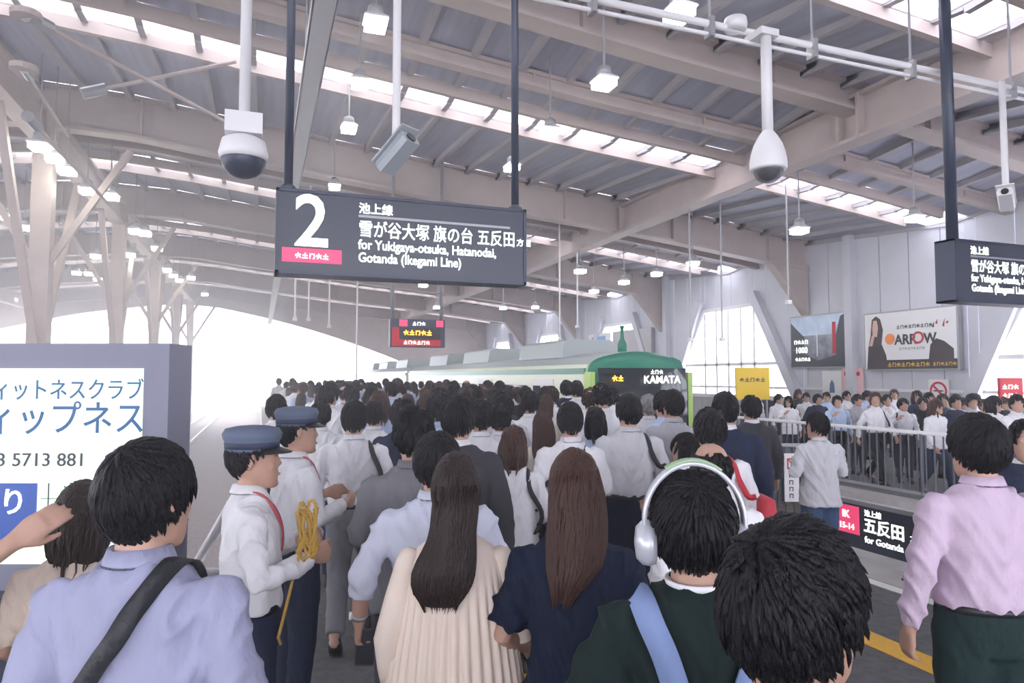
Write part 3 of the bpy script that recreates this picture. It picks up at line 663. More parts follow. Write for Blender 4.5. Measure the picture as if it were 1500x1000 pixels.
POSES = {
 'stand': dict(L=((-.255, -.03, 1.10), (-.265, .04, .855)), R=((.255, -.03, 1.10), (.265, .04, .855))),
 'rest': dict(L=((-.26, -.05, 1.10), (-.25, .10, .88)), R=((.26, -.02, 1.11), (.17, .20, 1.02))),
 'phone': dict(L=((-.25, .0, 1.12), (-.11, .24, 1.14)), R=((.25, .0, 1.12), (.10, .25, 1.17))),
 'strap': dict(L=((-.255, -.03, 1.10), (-.265, .04, .855)), R=((.27, .06, 1.14), (.15, .17, 1.30))),
 'walk': dict(L=((-.26, .03, 1.10), (-.25, .2, .90)), R=((.26, -.11, 1.11), (.27, -.14, .86)), legs=(((-.09, -.06, .48), (-.09, -.36, .17)), ((.09, .17, .50), (.09, .26, .09)))),
 'walk2': dict(L=((-.26, -.11, 1.11), (-.27, -.13, .86)), R=((.26, .03, 1.10), (.25, .2, .90)), legs=(((-.09, .16, .50), (-.09, .25, .09)), ((.09, -.06, .48), (.09, -.34, .16)))),
 'officer': dict(L=((-.25, .02, 1.13), (-.09, .22, 1.20)), R=((.26, .02, 1.12), (.12, .24, 1.17))),
 'reach': dict(L=((-.25, -.03, 1.10), (-.26, .06, .86)), R=((.26, .19, 1.29), (.2, .39, 1.44))),
 'low_hand': dict(L=((-.275, -.06, 1.13), (-.30, .02, .915)), R=((.26, -.02, 1.10), (.25, .1, .87))),
 'fold': dict(L=((-.27, -.02, 1.11), (-.2, .2, 1.0)), R=((.27, .0, 1.11), (.12, .22, 1.05))),
}
def joints(pose):
    p = POSES[pose]; j = {}
    for s, k in ((-1, 'L'), (1, 'R')):
        j['sh' + k] = Vector((s * .178, -.01, 1.352)); j['el' + k] = Vector(p[k][0]); j['wr' + k] = Vector(p[k][1])
    legs = p.get('legs', (((-.09, .015, .48), (-.095, -.02, .09)), ((.09, .015, .48), (.095, -.02, .09))))
    for s, k, l in ((-1, 'L', legs[0]), (1, 'R', legs[1])):
        j['hp' + k] = Vector((s * .088, 0, .88)); j['kn' + k] = Vector(l[0]); j['an' + k] = Vector(l[1])
    return j
def voxel(mb, size, smooth=3, dec=None, wr=0.0, seed=0, factor=.5):
    me = bpy.data.meshes.new('tmp'); me.from_pydata(mb.v, [], mb.f); o = bpy.data.objects.new('tmp', me); C.objects.link(o)
    r = o.modifiers.new('r', 'REMESH'); r.mode = 'VOXEL'; r.voxel_size = size; r.use_smooth_shade = True
    if smooth: s = o.modifiers.new('s', 'SMOOTH'); s.factor = factor; s.iterations = smooth
    if dec: d = o.modifiers.new('d', 'DECIMATE'); d.ratio = dec
    dg = bpy.context.evaluated_depsgraph_get(); out = bpy.data.meshes.new_from_object(o.evaluated_get(dg))
    bpy.data.objects.remove(o); bpy.data.meshes.remove(me)
    if wr:
        n = len(out.vertices); co = np.empty(n * 3); out.vertices.foreach_get('co', co); co = co.reshape(-1, 3)
        no = np.array([v.normal[:] for v in out.vertices]); off = Vector((seed * 3.7, seed * 1.3, 0))
        for i in range(n):
            q = Vector(co[i]); r_ = noise.noise(Vector((q.x * 6 + q.z * 2.5, q.y * 6, q.z * 7 - abs(q.x) * 11)) + off)
            d = max(-.3, .9 * max(-.6, .5 - abs(r_) * 3.0) + .6 * noise.noise(q * 13 + off))
            co[i] += no[i] * d * wr
        out.vertices.foreach_set('co', co.ravel())
    out.polygons.foreach_set('use_smooth', [True] * len(out.polygons)); out.update()
    return out
HEADC = Vector((0, -.002, 1.592))
HB = 1.03
def big(p): q = Vector((0, -.01, 1.47)); return q + (Vector(p) - q) * HB
def head_xf(p, hy, hp=0.0):
    q = Vector(p) - Vector((0, -.01, 1.46)); q.rotate(Euler((hp, 0, 0))); q.rotate(Euler((0, 0, hy))); return q + Vector((0, -.01, 1.46))
def hand(mb, wr, el, curl, side, inward):
    d = (Vector(wr) - Vector(el)).normalized(); d = (d + Vector((0, 0, -.25))).normalized() if d.z < .2 else d
    nrm = Vector(inward); nrm = (nrm - d * nrm.dot(d)).normalized()        # palm normal (towards body)
    wv = d.cross(nrm).normalized() * side                                  # towards the thumb
    if wv.y < 0: wv = -wv
    w0 = Vector(wr)
    loft(mb, [ring(w0 + d * t, wv * a, nrm * b, 12, 2.6) for t, a, b in ((-.01, .026, .02), (.02, .032, .017), (.055, .041, .015), (.088, .040, .013), (.098, .034, .009))])
    for k, (off, L) in enumerate(((.030, .072), (.010, .080), (-.010, .074), (-.029, .060))):
        b = w0 + d * .086 + wv * off; dd = d.copy(); pts = [b - d * .02, b]; c = curl * (1 + .12 * k)
        for sl in (.45, .32, .23):
            ax = dd.cross(nrm).normalized(); dd = dd.copy(); dd.rotate(Matrix.Rotation(c, 3, ax)); pts.append(pts[-1] + dd * L * sl)
        limb(mb, pts, [.0092, .0092, .0088, .008, .0068], 8)
    b = w0 + d * .03 + wv * .028; td = (d * .75 + wv * .6 + nrm * .35).normalized(); t2 = (d * .95 + wv * .15 + nrm * .4).normalized()
    limb(mb, [b - td * .015, b + td * .03, b + td * .03 + t2 * .028, b + td * .03 + t2 * .05], [.013, .0115, .0105, .008], 8)
    return w0, d, wv, nrm
HANDS = {}
def body_mesh(pose, hy=0.0, hp=0.0, hi=False, curl=.35, bald=False):
    key = ('body', pose, hy, hp, hi, curl)
    if key in CACHE: return CACHE[key]
    j = joints(pose); mb = MB()
    torso(mb, [(.79, .07, .06, 0), (.83, .145, .10, 0), (.90, .158, .108, 0), (.98, .145, .10, 0), (1.06, .135, .093, 0), (1.16, .145, .098, 0), (1.27, .155, .098, 0), (1.34, .135, .082, -.008), (1.39, .09, .066, -.012), (1.43, .058, .058, -.012), (1.47, .053, .056, -.008), (1.53, .05, .055, 0)])
    hd = MB()
    torso(hd, [(1.455, .02, .025, .062), (1.463, .037, .040, .052), (1.485, .053, .064, .034), (1.515, .063, .083, .017), (1.55, .0695, .092, .006), (1.585, .0745, .0965, .001), (1.62, .0765, .0975, -.003), (1.65, .072, .092, -.005), (1.677, .057, .074, -.006), (1.693, .036, .046, -.006), (1.70, .014, .018, -.006)], 24, 2.1)
    loft(hd, [ring((0, .088, 1.595), (.008, 0, 0), (0, .006, 0), 8), ring((0, .096, 1.575), (.011, 0, 0), (0, .011, 0), 8), ring((0, .103, 1.555), (.0145, 0, 0), (0, .014, 0), 8), ring((0, .096, 1.543), (.012, 0, 0), (0, .009, 0), 8)])
    for s in (-1, 1):
        hd.ball((s * .079, -.008, 1.572), .010, .021, .034, 10, rot=Euler((R(-12), 0, s * R(-22))))
        hd.ball((s * .033, .083, 1.606), .022, .012, .008, 8); hd.ball((s * .036, .074, 1.548), .02, .016, .018, 8)
    hd.ball((0, .092, 1.512), .022, .012, .012, 8); hd.ball((0, .088, 1.472), .02, .016, .014, 8)
    hd.v = [tuple(head_xf(big(p), hy, hp)) for p in hd.v]; mb.add(hd.v, hd.f)
    for s, k in ((-1, 'L'), (1, 'R')):
        a, e, w = j['sh' + k], j['el' + k], j['wr' + k]
        limb(mb, [a, mid(a, e, .5), e, mid(e, w, .35), w], [.042, .041, .036, .036, .0265])
        HANDS[(pose, k)] = hand(mb, w, e, curl, s, (-s, .15, .1))
        h, kn, an = j['hp' + k], j['kn' + k], j['an' + k]
        limb(mb, [h, mid(h, kn, .5), kn, mid(kn, an, .35), an], [.088, .078, .054, .054, .037])
        limb(mb, [an + Vector((0, -.03, -.03)), an + Vector((0, .06, -.05)), an + Vector((0, .16, -.06))], [.034, .036, .024])
    me = voxel(mb, .0065 if hi else .0095, 2, .35 if hi else .22, factor=.4)
    ft = MB()
    for s in (-1, 1):
        ft.ball((s * .032, .0915, 1.586), .0145, .006, .0065, 8, 1); ft.ball((s * .033, .0935, 1.608), .02, .006, .0042, 8, 1)
    ft.ball((0, .1035, 1.512), .0225, .006, .006, 8, 2)
    vs = [head_xf(big(p), hy, hp) for p in ft.v]
    n0 = len(me.vertices)
    import bmesh
    bm = bmesh.new(); bm.from_mesh(me); bv = [bm.verts.new(v) for v in vs]
    for fc, mi in zip(ft.f, ft.m):
        q = bm.faces.new([bv[i] for i in fc]); q.material_index = mi; q.smooth = True
    bm.to_mesh(me); bm.free()
    me.name = 'person'; me.materials.clear()
    for m in (M_skin, M_eye, M_lip): me.materials.append(m)
    CACHE[key] = me; return me
CACHE = {}
def shirt_mesh(kind, pose, hi=False, seed=0):
    key = ('shirt', kind, pose, hi, seed)
    if key in CACHE: return CACHE[key]
    j = joints(pose); mb = MB()
    jk = kind == 'jacket'; g = .014 if jk else (.006 if kind == 'tee' else .004)
    if kind in ('shirt', 'polo'):      # tucked in, slightly bloused over the belt
        rows = [(.955, .13, .10, 0), (.962, .166, .122, 0), (1.0, .175, .13, 0), (1.05, .168, .124, 0), (1.12, .163, .118, 0), (1.22, .174, .122, 0), (1.29, .176, .118, -.006), (1.35, .170, .104, -.012), (1.395, .142, .088, -.016), (1.43, .095, .074, -.016), (1.452, .066, .066, -.012)]
    else:
        z0 = {'jacket': .74, 'tee': .84, 'loose': .80, 'blouse': .84}.get(kind, .82)
        rows = [(z0, .15, .11, 0), (z0 + .008, .198 + g, .150 + g, 0), (.94, .190 + g, .142 + g, 0), (1.05, .168 + g, .124 + g, 0), (1.12, .164 + g, .12 + g, 0), (1.22, .174 + g, .122 + g, 0), (1.29, .178 + g, .118 + g, -.006), (1.35, .172 + g, .104 + g, -.012), (1.395 + g * .4, .145 + g, .088 + g, -.016), (1.43 + g * .4, .097 + g, .075 + g, -.016), (1.452 + g * .3, .066, .066, -.012)]
    torso(mb, rows)
    short = kind in ('tee', 'polo')
    for k in 'LR':
        a, e, w = j['sh' + k], j['el' + k], j['wr' + k]
        if short: limb(mb, [a, mid(a, e, .5), mid(a, e, .86)], [.056 + g, .062 + g, .068 + g], 14, (True, False))
        elif kind == 'rolled': limb(mb, [a, mid(a, e, .5), e, mid(e, w, .3), mid(e, w, .42)], [.055, .056, .052, .050, .054], 14, (True, False))
        else: limb(mb, [a, mid(a, e, .5), e, mid(e, w, .5), mid(e, w, .93)], [.055 + g, .056 + g, .050 + g, .045 + g, .036 + g], 14, (True, False))
    me = voxel(mb, .010 if hi else .0145, 9 if hi else 5, None, wr=.017 if not jk else .006, seed=seed)
    me.name = kind; me.materials.clear(); me.materials.append(M_white); CACHE[key] = me; return me
def trouser_mesh(pose, hi=False):
    key = ('trousers', pose, hi)
    if key in CACHE: return CACHE[key]
    j = joints(pose); mb = MB()
    torso(mb, [(.76, .06, .06, 0), (.80, .155, .115, 0), (.88, .178, .13, 0), (.94, .172, .126, 0), (.985, .158, .115, 0), (.995, .14, .10, 0)])
    for k in 'LR':
        h, kn, an = j['hp' + k], j['kn' + k], j['an' + k]
        limb(mb, [h, mid(h, kn, .5), kn, mid(kn, an, .5), mid(kn, an, .98)], [.104, .096, .078, .07, .064], 14, (True, False))
    me = voxel(mb, .012 if hi else .016, 3, None, wr=.007); me.name = 'trousers'; me.materials.clear(); me.materials.append(M_white); CACHE[key] = me; return me
def skirt_mesh(z1=.5, flare=.25, pleats=22):
    key = ('skirt', z1, flare)
    if key in CACHE: return CACHE[key]
    mb = MB(); n = pleats * 4; rg = []
    for t in np.linspace(0, 1, 9):
        z = .99 + (z1 - .99) * t; r = .15 + (.03 if t > .15 else .2 * t) + (flare - .15) * max(0, t - .15)
        rg.append([Vector(((r + .008 * t * math.sin(pleats * a)) * math.cos(a), (r * .76 + .008 * t * math.sin(pleats * a)) * math.sin(a), z)) for a in [2 * math.pi * k / n for k in range(n)]])
    loft(mb, list(reversed(rg))); me = mb.mesh('skirt', M_white, True); CACHE[key] = me; return me
def shoe_mesh(pose, k):
    key = ('shoe', pose, k)
    if key in CACHE: return CACHE[key]
    an = joints(pose)['an' + k]; tl = an.z > .12
    mb = MB(); rows = [(-.075, .022, .02), (-.07, .033, .04), (-.03, .038, .06), (.04, .038, .06), (.10, .046, .04), (.15, .044, .03), (.185, .03, .022), (.195, .012, .012)]
    loft(mb, [ring((0, y, h * .9 - .0), (w, 0, 0), (0, 0, h), 12, 2.6) for y, w, h in rows])
    mb.box(-.036, .036, -.07, .17, -.004, .012)
    out = []
    for p in mb.v:
        q = Vector(p)
        if tl: q.rotate(Euler((R(-38), 0, 0)))
        out.append(tuple(q + Vector((an.x, an.y + .01, an.z - .085))))
    mb.v = out; me = mb.mesh('shoe', M_black, True); CACHE[key] = me; return me
def collar_mesh():
    if 'collar' in CACHE: return CACHE['collar']
    mb = MB(); n = 24
    rg = []
    for r, z in ((.066, 1.425), (.0655, 1.475), (.061, 1.476), (.06, 1.44)):
        rg.append([Vector((r * math.cos(a), -.011 + r * 1.06 * math.sin(a), z - (.03 * max(0, math.sin(a)) ** 3))) for a in [2 * math.pi * k / n for k in range(n)]])
    loft(mb, rg)
    fl = []
    for r, z in ((.067, 1.476), (.078, 1.445), (.080, 1.44), (.068, 1.47)):
        fl.append([Vector((r * math.cos(a), -.012 + r * 1.04 * math.sin(a), z - (.035 * max(0, math.sin(a)) ** 3))) for a in [2 * math.pi * k / n for k in range(n)]])
    loft(mb, fl); me = mb.mesh('collar', M_white, True); CACHE['collar'] = me; return me
def belt_mesh():
    if 'belt' in CACHE: return CACHE['belt']
    mb = MB(); loft(mb, [ring((0, 0, z), (rx, 0, 0), (0, ry, 0), 32, 2.3) for z, rx, ry in ((.955, .168, .124), (.956, .172, .127), (.985, .168, .124), (.986, .16, .118))])
    me = mb.mesh('belt', M_black, True); CACHE['belt'] = me; return me
# ---- hair: a scalp shell plus many separate locks
def hairline(az):        # lowest elevation covered by hair for azimuth from the face (0) to the back (pi)
    return float(np.interp(az, [0, .55, .95, 1.2, 1.45, 1.7, 2.1, 3.15], [.62, .58, .45, .05, .10, -.45, -.78, -.86]))
HR = Vector((.081, .103, .112))
def scalp(az, el, k=1.0):  # az 0 = +Y (face), positive towards +X
    d = Vector((math.sin(az) * math.cos(el), math.cos(az) * math.cos(el), math.sin(el)))
    return HEADC + Vector((d.x * HR.x, d.y * HR.y, d.z * HR.z)) * k
def nape(el, style): return 1.0 if style in ('bob', 'long', 'pony') else min(1.0, max(.25, .3 + .7 * (el + .75) / .75))
def hair_mesh(style, seed=0, n_locks=150, hero=False):
    key = ('hair', style, seed, n_locks)
    if key in CACHE: return CACHE[key]
    rnd = random.Random(seed * 77 + len(style)); mb = MB()
    thick = {'short': .085, 'mop': .17, 'crop': .06, 'bald': .05, 'bob': .15, 'long': .12, 'pony': .1}[style]
    na, ne = (48, 28) if hero else (28, 16); vs = []
    for i in range(ne + 1):
        el = -1.3 + (1.3 + math.pi / 2) * i / ne
        for k in range(na):
            az = 2 * math.pi * k / na; a = az if az <= math.pi else 2 * math.pi - az
            hl = hairline(a)
            if style in ('bob', 'long', 'pony') and 1.1 < a < 1.75: hl -= .5
            if style == 'bald': hl = max(hl, -.9) if True else hl
            t = min(1, max(0, (el - hl) / .22 + .5)); t = t * t * (3 - 2 * t)
            kk = .86 + t * (.14 + thick * nape(el, style))
            if style == 'bald' and el > .55 and (a < 2.6 or el > .75): kk = .9
            kk += t * .018 * noise.noise(Vector((az * 2.2, el * 2.5, seed))) + (t * .02 * noise.noise(Vector((az * 9, el * 2, seed + 5))))
            vs.append(scalp(az, el, kk))
    mb.add(vs, [(i * na + k, i * na + (k + 1) % na, (i + 1) * na + (k + 1) % na, (i + 1) * na + k) for i in range(ne) for k in range(na)] + [tuple(range(ne * na, ne * na + na)), tuple(reversed(range(na)))])
    whorl = Vector((.01, -.6, .8)).normalized()
    def lock(az, el, L, w, lift, drop):
        p0 = Vector((math.sin(az) * math.cos(el), math.cos(az) * math.cos(el), math.sin(el))); pts = []; d = p0.copy()
        tang = (d - whorl * d.dot(whorl)); tang = (tang - d * tang.dot(d))
        if tang.length < 1e-3: tang = Vector((1, 0, 0))
        tang = (tang.normalized() + Vector((rnd.uniform(-.35, .35), rnd.uniform(-.35, .35), rnd.uniform(-.2, .1) - .25))); seg = 5
        k0 = 1 + thick * nape(el, style) * rnd.uniform(.75, 1.0)
        for s in range(seg + 1):
            kx = k0 + lift * (s / seg) ** 2
            pts.append(HEADC + Vector((d.x * HR.x, d.y * HR.y, d.z * HR.z)) * kx)
            tt = tang - d * tang.dot(d)
            if tt.length > 1e-4: tt.normalize()
            d = (d + tt * (L / seg / .1)).normalized()
        if drop:
            e = pts[-1]; out_ = Vector((e.x, e.y, 0)) - Vector((0, HEADC.y, 0)); out_ = out_.normalized() if out_.length > 1e-3 else Vector((0, -1, 0))
            z0 = e.z
            for s in range(1, 6):
                f_ = s / 5; pts.append(e + Vector((0, 0, -drop * f_)) + out_ * (.012 * math.sin(f_ * 3) - .01 * f_) + Vector((rnd.uniform(-.006, .006), -.035 * f_ * f_ if out_.y < .2 else 0, 0)))
        m_ = len(pts); rad = [w * (.5 + .9 * math.sin(math.pi * min(.95, (q + .6) / m_))) * (1 if q < m_ - 1 else .15) for q in range(m_)]
        mb.tube(pts, rad, 4 if not hero else 5)
    for i in range(n_locks):
        for _ in range(30):
            az = rnd.uniform(-math.pi, math.pi); el = math.asin(rnd.uniform(-.75, .999)); a = abs(az)
            if el > hairline(a) + .05: break
        else: continue
        if style == 'bald' and (el > .5 and a < 2.6 or el > .7): continue
        drop = 0; L = rnd.uniform(.04, .08); w = (.0042 if hero else .011) * rnd.uniform(.7, 1.2); lift = rnd.uniform(.0, .09 if style != 'mop' else .16)
        if style == 'crop': L *= .6; lift *= .4
        if style in ('bob', 'long') and el < .25 and a > 1.0: drop = rnd.uniform(.1, .16) if style == 'bob' else rnd.uniform(.16, .26)
        if style in ('bob', 'long', 'pony'): L *= 1.5; lift *= .3
        if style == 'pony' : w *= .7
        lock(az, el, L, w, lift, drop)
    def hang(rows, nlk, wl):
        loft(mb, [ring((x, y, z), (rx, 0, 0), (0, ry, 0), 24, 2.2) for z, rx, ry, y, x in rows])
        zs = [r[0] for r in rows]
        for i in range(nlk):
            a = rnd.uniform(0, 2 * math.pi); pts = []; ph = rnd.uniform(0, 6); st = rnd.uniform(0, .35); en = rnd.uniform(.75, 1.06)
            for s in range(9):
                t = st + (en - st) * s / 8; z = zs[0] + (zs[-1] - zs[0]) * t
                rx, ry, y, x = [float(np.interp(-z, [-q for q in zs], [r[c] for r in rows])) for c in (1, 2, 3, 4)]
                a2 = a + .12 * math.sin(ph + t * 5)
                pts.append((x + (rx + .003) * math.cos(a2), y + (ry + .003) * math.sin(a2), z))
            mb.tube(pts, [wl * (.6 + .6 * math.sin(math.pi * (s + .5) / 9)) * (.2 if s == 8 else 1) for s in range(9)], 4)
    if style == 'long':
        hang([(1.66, .07, .06, -.05, 0), (1.58, .095, .085, -.035, 0), (1.50, .10, .075, -.055, 0), (1.43, .102, .052, -.085, -.01), (1.37, .092, .038, -.118, -.025), (1.32, .06, .026, -.135, -.05), (1.27, .025, .012, -.14, -.075)], 200 if hero else 40, .0055 if hero else .013)
    if style == 'bob':
        hang([(1.66, .07, .06, -.04, 0), (1.58, .098, .085, -.025, 0), (1.50, .104, .08, -.03, 0), (1.45, .098, .07, -.035, 0), (1.42, .08, .055, -.04, 0)], 30, .012)
    if style == 'pony':
        hang([(1.62, .07, .05, -.065, .01), (1.55, .078, .055, -.085, .01), (1.48, .075, .052, -.105, .005), (1.43, .084, .05, -.125, .0), (1.40, .096, .046, -.142, -.01), (1.36, .104, .042, -.154, -.02), (1.33, .10, .036, -.16, -.025), (1.30, .085, .026, -.163, -.03), (1.265, .05, .012, -.163, -.03)], 260, .0048)
    me = mb.mesh('hair', M_black, True); CACHE[key] = me; return me
def setmat(o, m, slot=0): o.material_slots[slot].link = 'OBJECT'; o.material_slots[slot].material = m
PEOPLE = []
COL = {'white': (.80, .80, .83), 'pale blue': (.50, .60, .80), 'lavender': (.32, .33, .46), 'pale lavender': (.62, .65, .77), 'grey': (.42, .42, .45), 'black': (.014, .014, .017), 'navy': (.020, .028, .060), 'beige': (.6, .5, .42), 'pink': (.58, .46, .58),
       'dark green': (.010, .021, .020), 'charcoal': (.05, .05, .06), 'denim': (.045, .085, .17), 'dark blue': (.009, .015, .036), 'mid grey': (.20, .20, .22), 'cream': (.74, .70, .62), 'brown': (.10, .06, .04), 'green black': (.012, .03, .03), 'pale grey': (.60, .60, .63)}
def person(x, yt, D=None, X=None, face=0, top='white', kind='shirt', leg='black', pose='stand', hair='short', hc='black', hy=0, hp=0, label='', group=None, hi=False, girth=1.0, locks=None, seed=None, skirt=None, skin=None, curl=.35, hmax=None, collar=None, world=None, hs=None):
    """a person whose crown shows at pixel (x, yt): depth D from the camera, or standing on the line X"""
    if world is not None: px_, py_, h = world
    else:
        p = at(x, yt, D) if D else onX(x, yt, X); px_, py_, h = p.x, p.y, p.z
    k = h / 1.735; fem = hair in ('long', 'bob', 'pony')
    hy, hp = round(hy, 2), round(hp, 2)
    o = link('person', body_mesh(pose, R(hy), R(hp), hi, curl)); o.location = (px_, py_, 0)
    o.rotation_euler = (0, 0, -YAW + R(face)); o.scale = (k * girth * (.93 if fem else 1), k * girth, k)
    if skin: setmat(o, skin)
    tag(o, label, 'person', group)
    seed = random.randint(0, 5) if seed is None else seed
    s = link('jacket' if kind == 'jacket' else ('tee_shirt' if kind == 'tee' else 'shirt'), shirt_mesh(kind, pose, hi, 0 if not hi else seed), o); setmat(s, cloth(top, COL[top]))
    if kind in ('shirt', 'jacket', 'rolled', 'polo', 'loose') and not fem or collar:
        c = link('collar', collar_mesh(), o); setmat(c, cloth('white' if kind == 'jacket' else (collar or top), COL['white' if kind == 'jacket' else (collar or top)]))
    if skirt: b = link('skirt', skirt_mesh(skirt), o); setmat(b, cloth(leg, COL[leg]))
    else:
        b = link('trousers', trouser_mesh(pose, hi), o); setmat(b, cloth(leg, COL[leg]))
        if kind in ('shirt', 'polo'): link('belt', belt_mesh(), o)
    for q in 'LR': link('shoe', shoe_mesh(pose, q), o)
    if hair:
        n_l = locks or (140 if not fem else 110)
        hm = hair_mesh(hair, seed if not hi else seed + 10, n_l, bool(locks)); hr = link('hair', hm, o); setmat(hr, HAIR[hc])
        piv = Vector((0, -.01, 1.46)); mt = Matrix.Translation(piv) @ Matrix.Rotation(R(hy), 4, 'Z') @ Matrix.Rotation(R(hp), 4, 'X') @ Matrix.Translation(-piv) @ Matrix.Translation((0, -.01, 1.47)) @ Matrix.Scale(HB * (hs or 1), 4) @ Matrix.Translation((0, .01, -1.47)); hr.matrix_local = mt
    PEOPLE.append((px_, py_))
    return o
def local_strap(o, pts, width, m, name, parent, mesh=None, off=.008, n=26):
    """a flat band through local points (person space), pushed out to the surface of the garment"""
    me = [c for c in o.children if c.name.split('.')[0] in ('shirt', 'jacket', 'tee_shirt', 'dress')][0].data
    bvh = BVHTree.FromPolygons([v.co for v in me.vertices], [p.vertices for p in me.polygons])
    P = [Vector(p) for p in pts]; out = []
    seglen = [(b - a).length for a, b in zip(P[:-1], P[1:])]; tot = sum(seglen)
    for i in range(n):
        d = tot * i / (n - 1); k = 0
        while k < len(seglen) - 1 and d > seglen[k]: d -= seglen[k]; k += 1
        q = P[k].lerp(P[k + 1], min(1, d / seglen[k])); hit, nr, _, _ = bvh.find_nearest(q)
        out.append((hit + nr * off, nr))
    for _ in range(4):
        out = [out[0]] + [((out[i - 1][0] + out[i][0] * 2 + out[i + 1][0]) / 4 + out[i][1] * .0006, (out[i - 1][1] + out[i][1] * 2 + out[i + 1][1]).normalized()) for i in range(1, n - 1)] + [out[-1]]
    vs = []
    for i in range(n):
        t = (out[min(i + 1, n - 1)][0] - out[max(i - 1, 0)][0]).normalized(); nr = out[i][1]; sd = t.cross(nr).normalized() * width / 2
        p = out[i][0]; vs += [p - sd - nr * .002, p + sd - nr * .002, p + sd + nr * .004, p - sd + nr * .004]
    mb = MB(); mb.add(vs, [(4 * i + a, 4 * i + (a + 1) % 4, 4 * i + 4 + (a + 1) % 4, 4 * i + 4 + a) for i in range(n - 1) for a in range(4)] + [(3, 2, 1, 0), (4 * n - 4, 4 * n - 3, 4 * n - 2, 4 * n - 1)])
    return mb.build(name, m, parent, True)
def bag_root(o, name, lab, cat='bag', group=None):
    t = thing(name, lab, cat, o.location, 0, group); t.rotation_euler = o.rotation_euler; t.scale = o.scale; return t
M_bag = mat('bag_black', (.014, .015, .02), .6, bump=.3, bscale=40)
def shoulder_bag(o, side, lab, z=.82, cross=False, m=M_bag, w=.30, h=.26, group=None, y=-.06):
    t = bag_root(o, 'shoulder_bag', lab, group=group); s = side
    mb = MB(); x = s * .30
    loft(mb, [ring((x, y, z + q), (a, 0, 0), (0, b, 0), 20, 4) for q, a, b in ((-h * .5, .04, w * .42), (-h * .49, .055, w * .5), (0, .06, w * .5), (h * .45, .045, w * .47), (h * .5, .02, w * .42))])
    mb.build('bag_body', m, t, True)
    sh = Vector((-s * .1, -.02, 1.45)) if cross else Vector((s * .13, -.01, 1.46))
    local_strap(o, [(x * .85, y - .05, z + h * .5), (s * .2, -.15, 1.15), (sh.x, -.12, 1.36), sh, (sh.x, .1, 1.36), (s * .2, .14, 1.15), (x * .85, y + .09, z + h * .5)], .035, m, 'strap', t)
    return t

# ---- the people nearest the camera
P1 = person(214, 634, 1.56, face=2, top='lavender', kind='shirt', leg='charcoal', pose='stand', hair='short', hy=-24, hi=True, locks=1000, girth=1.0, label='person in a lavender shirt with a black strap across the back')
t = bag_root(P1, 'crossbody_bag', 'black crossbody bag strap over the lavender shirt')
local_strap(P1, [(-.19, .05, .98), (-.19, -.10, 1.0), (-.12, -.15, 1.12), (-.01, -.16, 1.28), (.085, -.1, 1.42), (.10, -.01, 1.47), (.09, .1, 1.38)], .045, M_bag, 'strap', t, n=50)
mb = MB(); loft(mb, [ring((-.27, .02, .90 + q), (a, 0, 0), (0, b, 0), 20, 4) for q, a, b in ((-.14, .04, .13), (-.13, .06, .16), (0, .065, .16), (.11, .05, .15), (.13, .02, .13))]); mb.build('bag_body', M_bag, t, True)
person(122, 700, 2.25, face=15, top='beige', kind='tee', leg='brown', pose='fold', hair='bob', hc='dark_brown', hi=True, locks=300, label='person in a beige patterned top before the advertising screen')
person(-128, 640, 2.0, face=-80, top='cream', kind='tee', leg='black', pose='reach', hair='short', hc='dark_brown', hi=True, label='person with one bare arm stretched out towards the advertising screen', curl=.22)
# officers
M_capc = mat('cap_cloth', (.10, .13, .20), .7); 
def cap(o, hy):
    mb = MB(); mb.lathe([(.088, 1.615), (.092, 1.625), (.093, 1.655), (.100, 1.672), (.103, 1.69), (.092, 1.712), (.055, 1.722), (.01, 1.726)], 32, (0, -.005, 0), 1.0, 1.2)
    c = mb.build('cap', M_capc, o, True)
    v = MB(); n = 16; vs = []
    for i in range(n + 1):
        a = R(20) + R(140) * i / n
        vs += [(.09 * math.cos(a), -.005 + .108 * math.sin(a), 1.632), (.098 * math.cos(a), -.005 + .165 * math.sin(a), 1.610), (.098 * math.cos(a), -.005 + .165 * math.sin(a), 1.605), (.09 * math.cos(a), -.005 + .108 * math.sin(a), 1.625)]
    v.add(vs, [(4 * i + q, 4 * i + 4 + q, 4 * i + 4 + (q + 1) % 4, 4 * i + (q + 1) % 4) for i in range(n) for q in range(4)]); v.build('visor', M_black, c, True)
    MB().lathe([(.0935, 1.628), (.0955, 1.652), (.094, 1.654)], 32, (0, -.005, 0), 1, 1.2).build('cap_band', mat('cap_band', (.03, .04, .08), .6), c, True)
    piv = Vector((0, -.01, 1.46)); c.matrix_local = Matrix.Translation(piv) @ Matrix.Rotation(R(hy), 4, 'Z') @ Matrix.Translation(-piv)
OF = person(372, 619, 2.75, face=-68, top='white', leg='navy', pose='officer', hair='crop', hy=-6, hi=True, locks=300, girth=1.0, curl=.9, label='person in a peaked cap and white shirt holding a yellow rope')
cap(OF, -6)
M_piping = mat('red_piping', (.55, .10, .12), .6)
def lanyard(o, m, nm='lanyard'): local_strap(o, [(0, .16, 1.18), (.09, .12, 1.36), (.075, -.0, 1.455), (0, -.09, 1.44), (-.075, 0, 1.455), (-.09, .12, 1.36), (0, .16, 1.18)], .016, m, nm, o, n=40)
lanyard(OF, M_piping)
OF2 = person(436, 592, 3.7, face=-50, top='white', leg='navy', pose='officer', hair='crop', hy=-15, locks=200, label='person in a peaked cap and white shirt beyond the yellow rope')
cap(OF2, -15); lanyard(OF2, M_piping)
hp_ = at(450, 800, 2.62)
rp = thing('rope', 'yellow-brown tangled rope held by a person in a peaked cap', 'rope', hp_)
M_rope = mat('rope_yellow', (.62, .38, .08), .8, bump=.6, bscale=200)
rnd = random.Random(3)
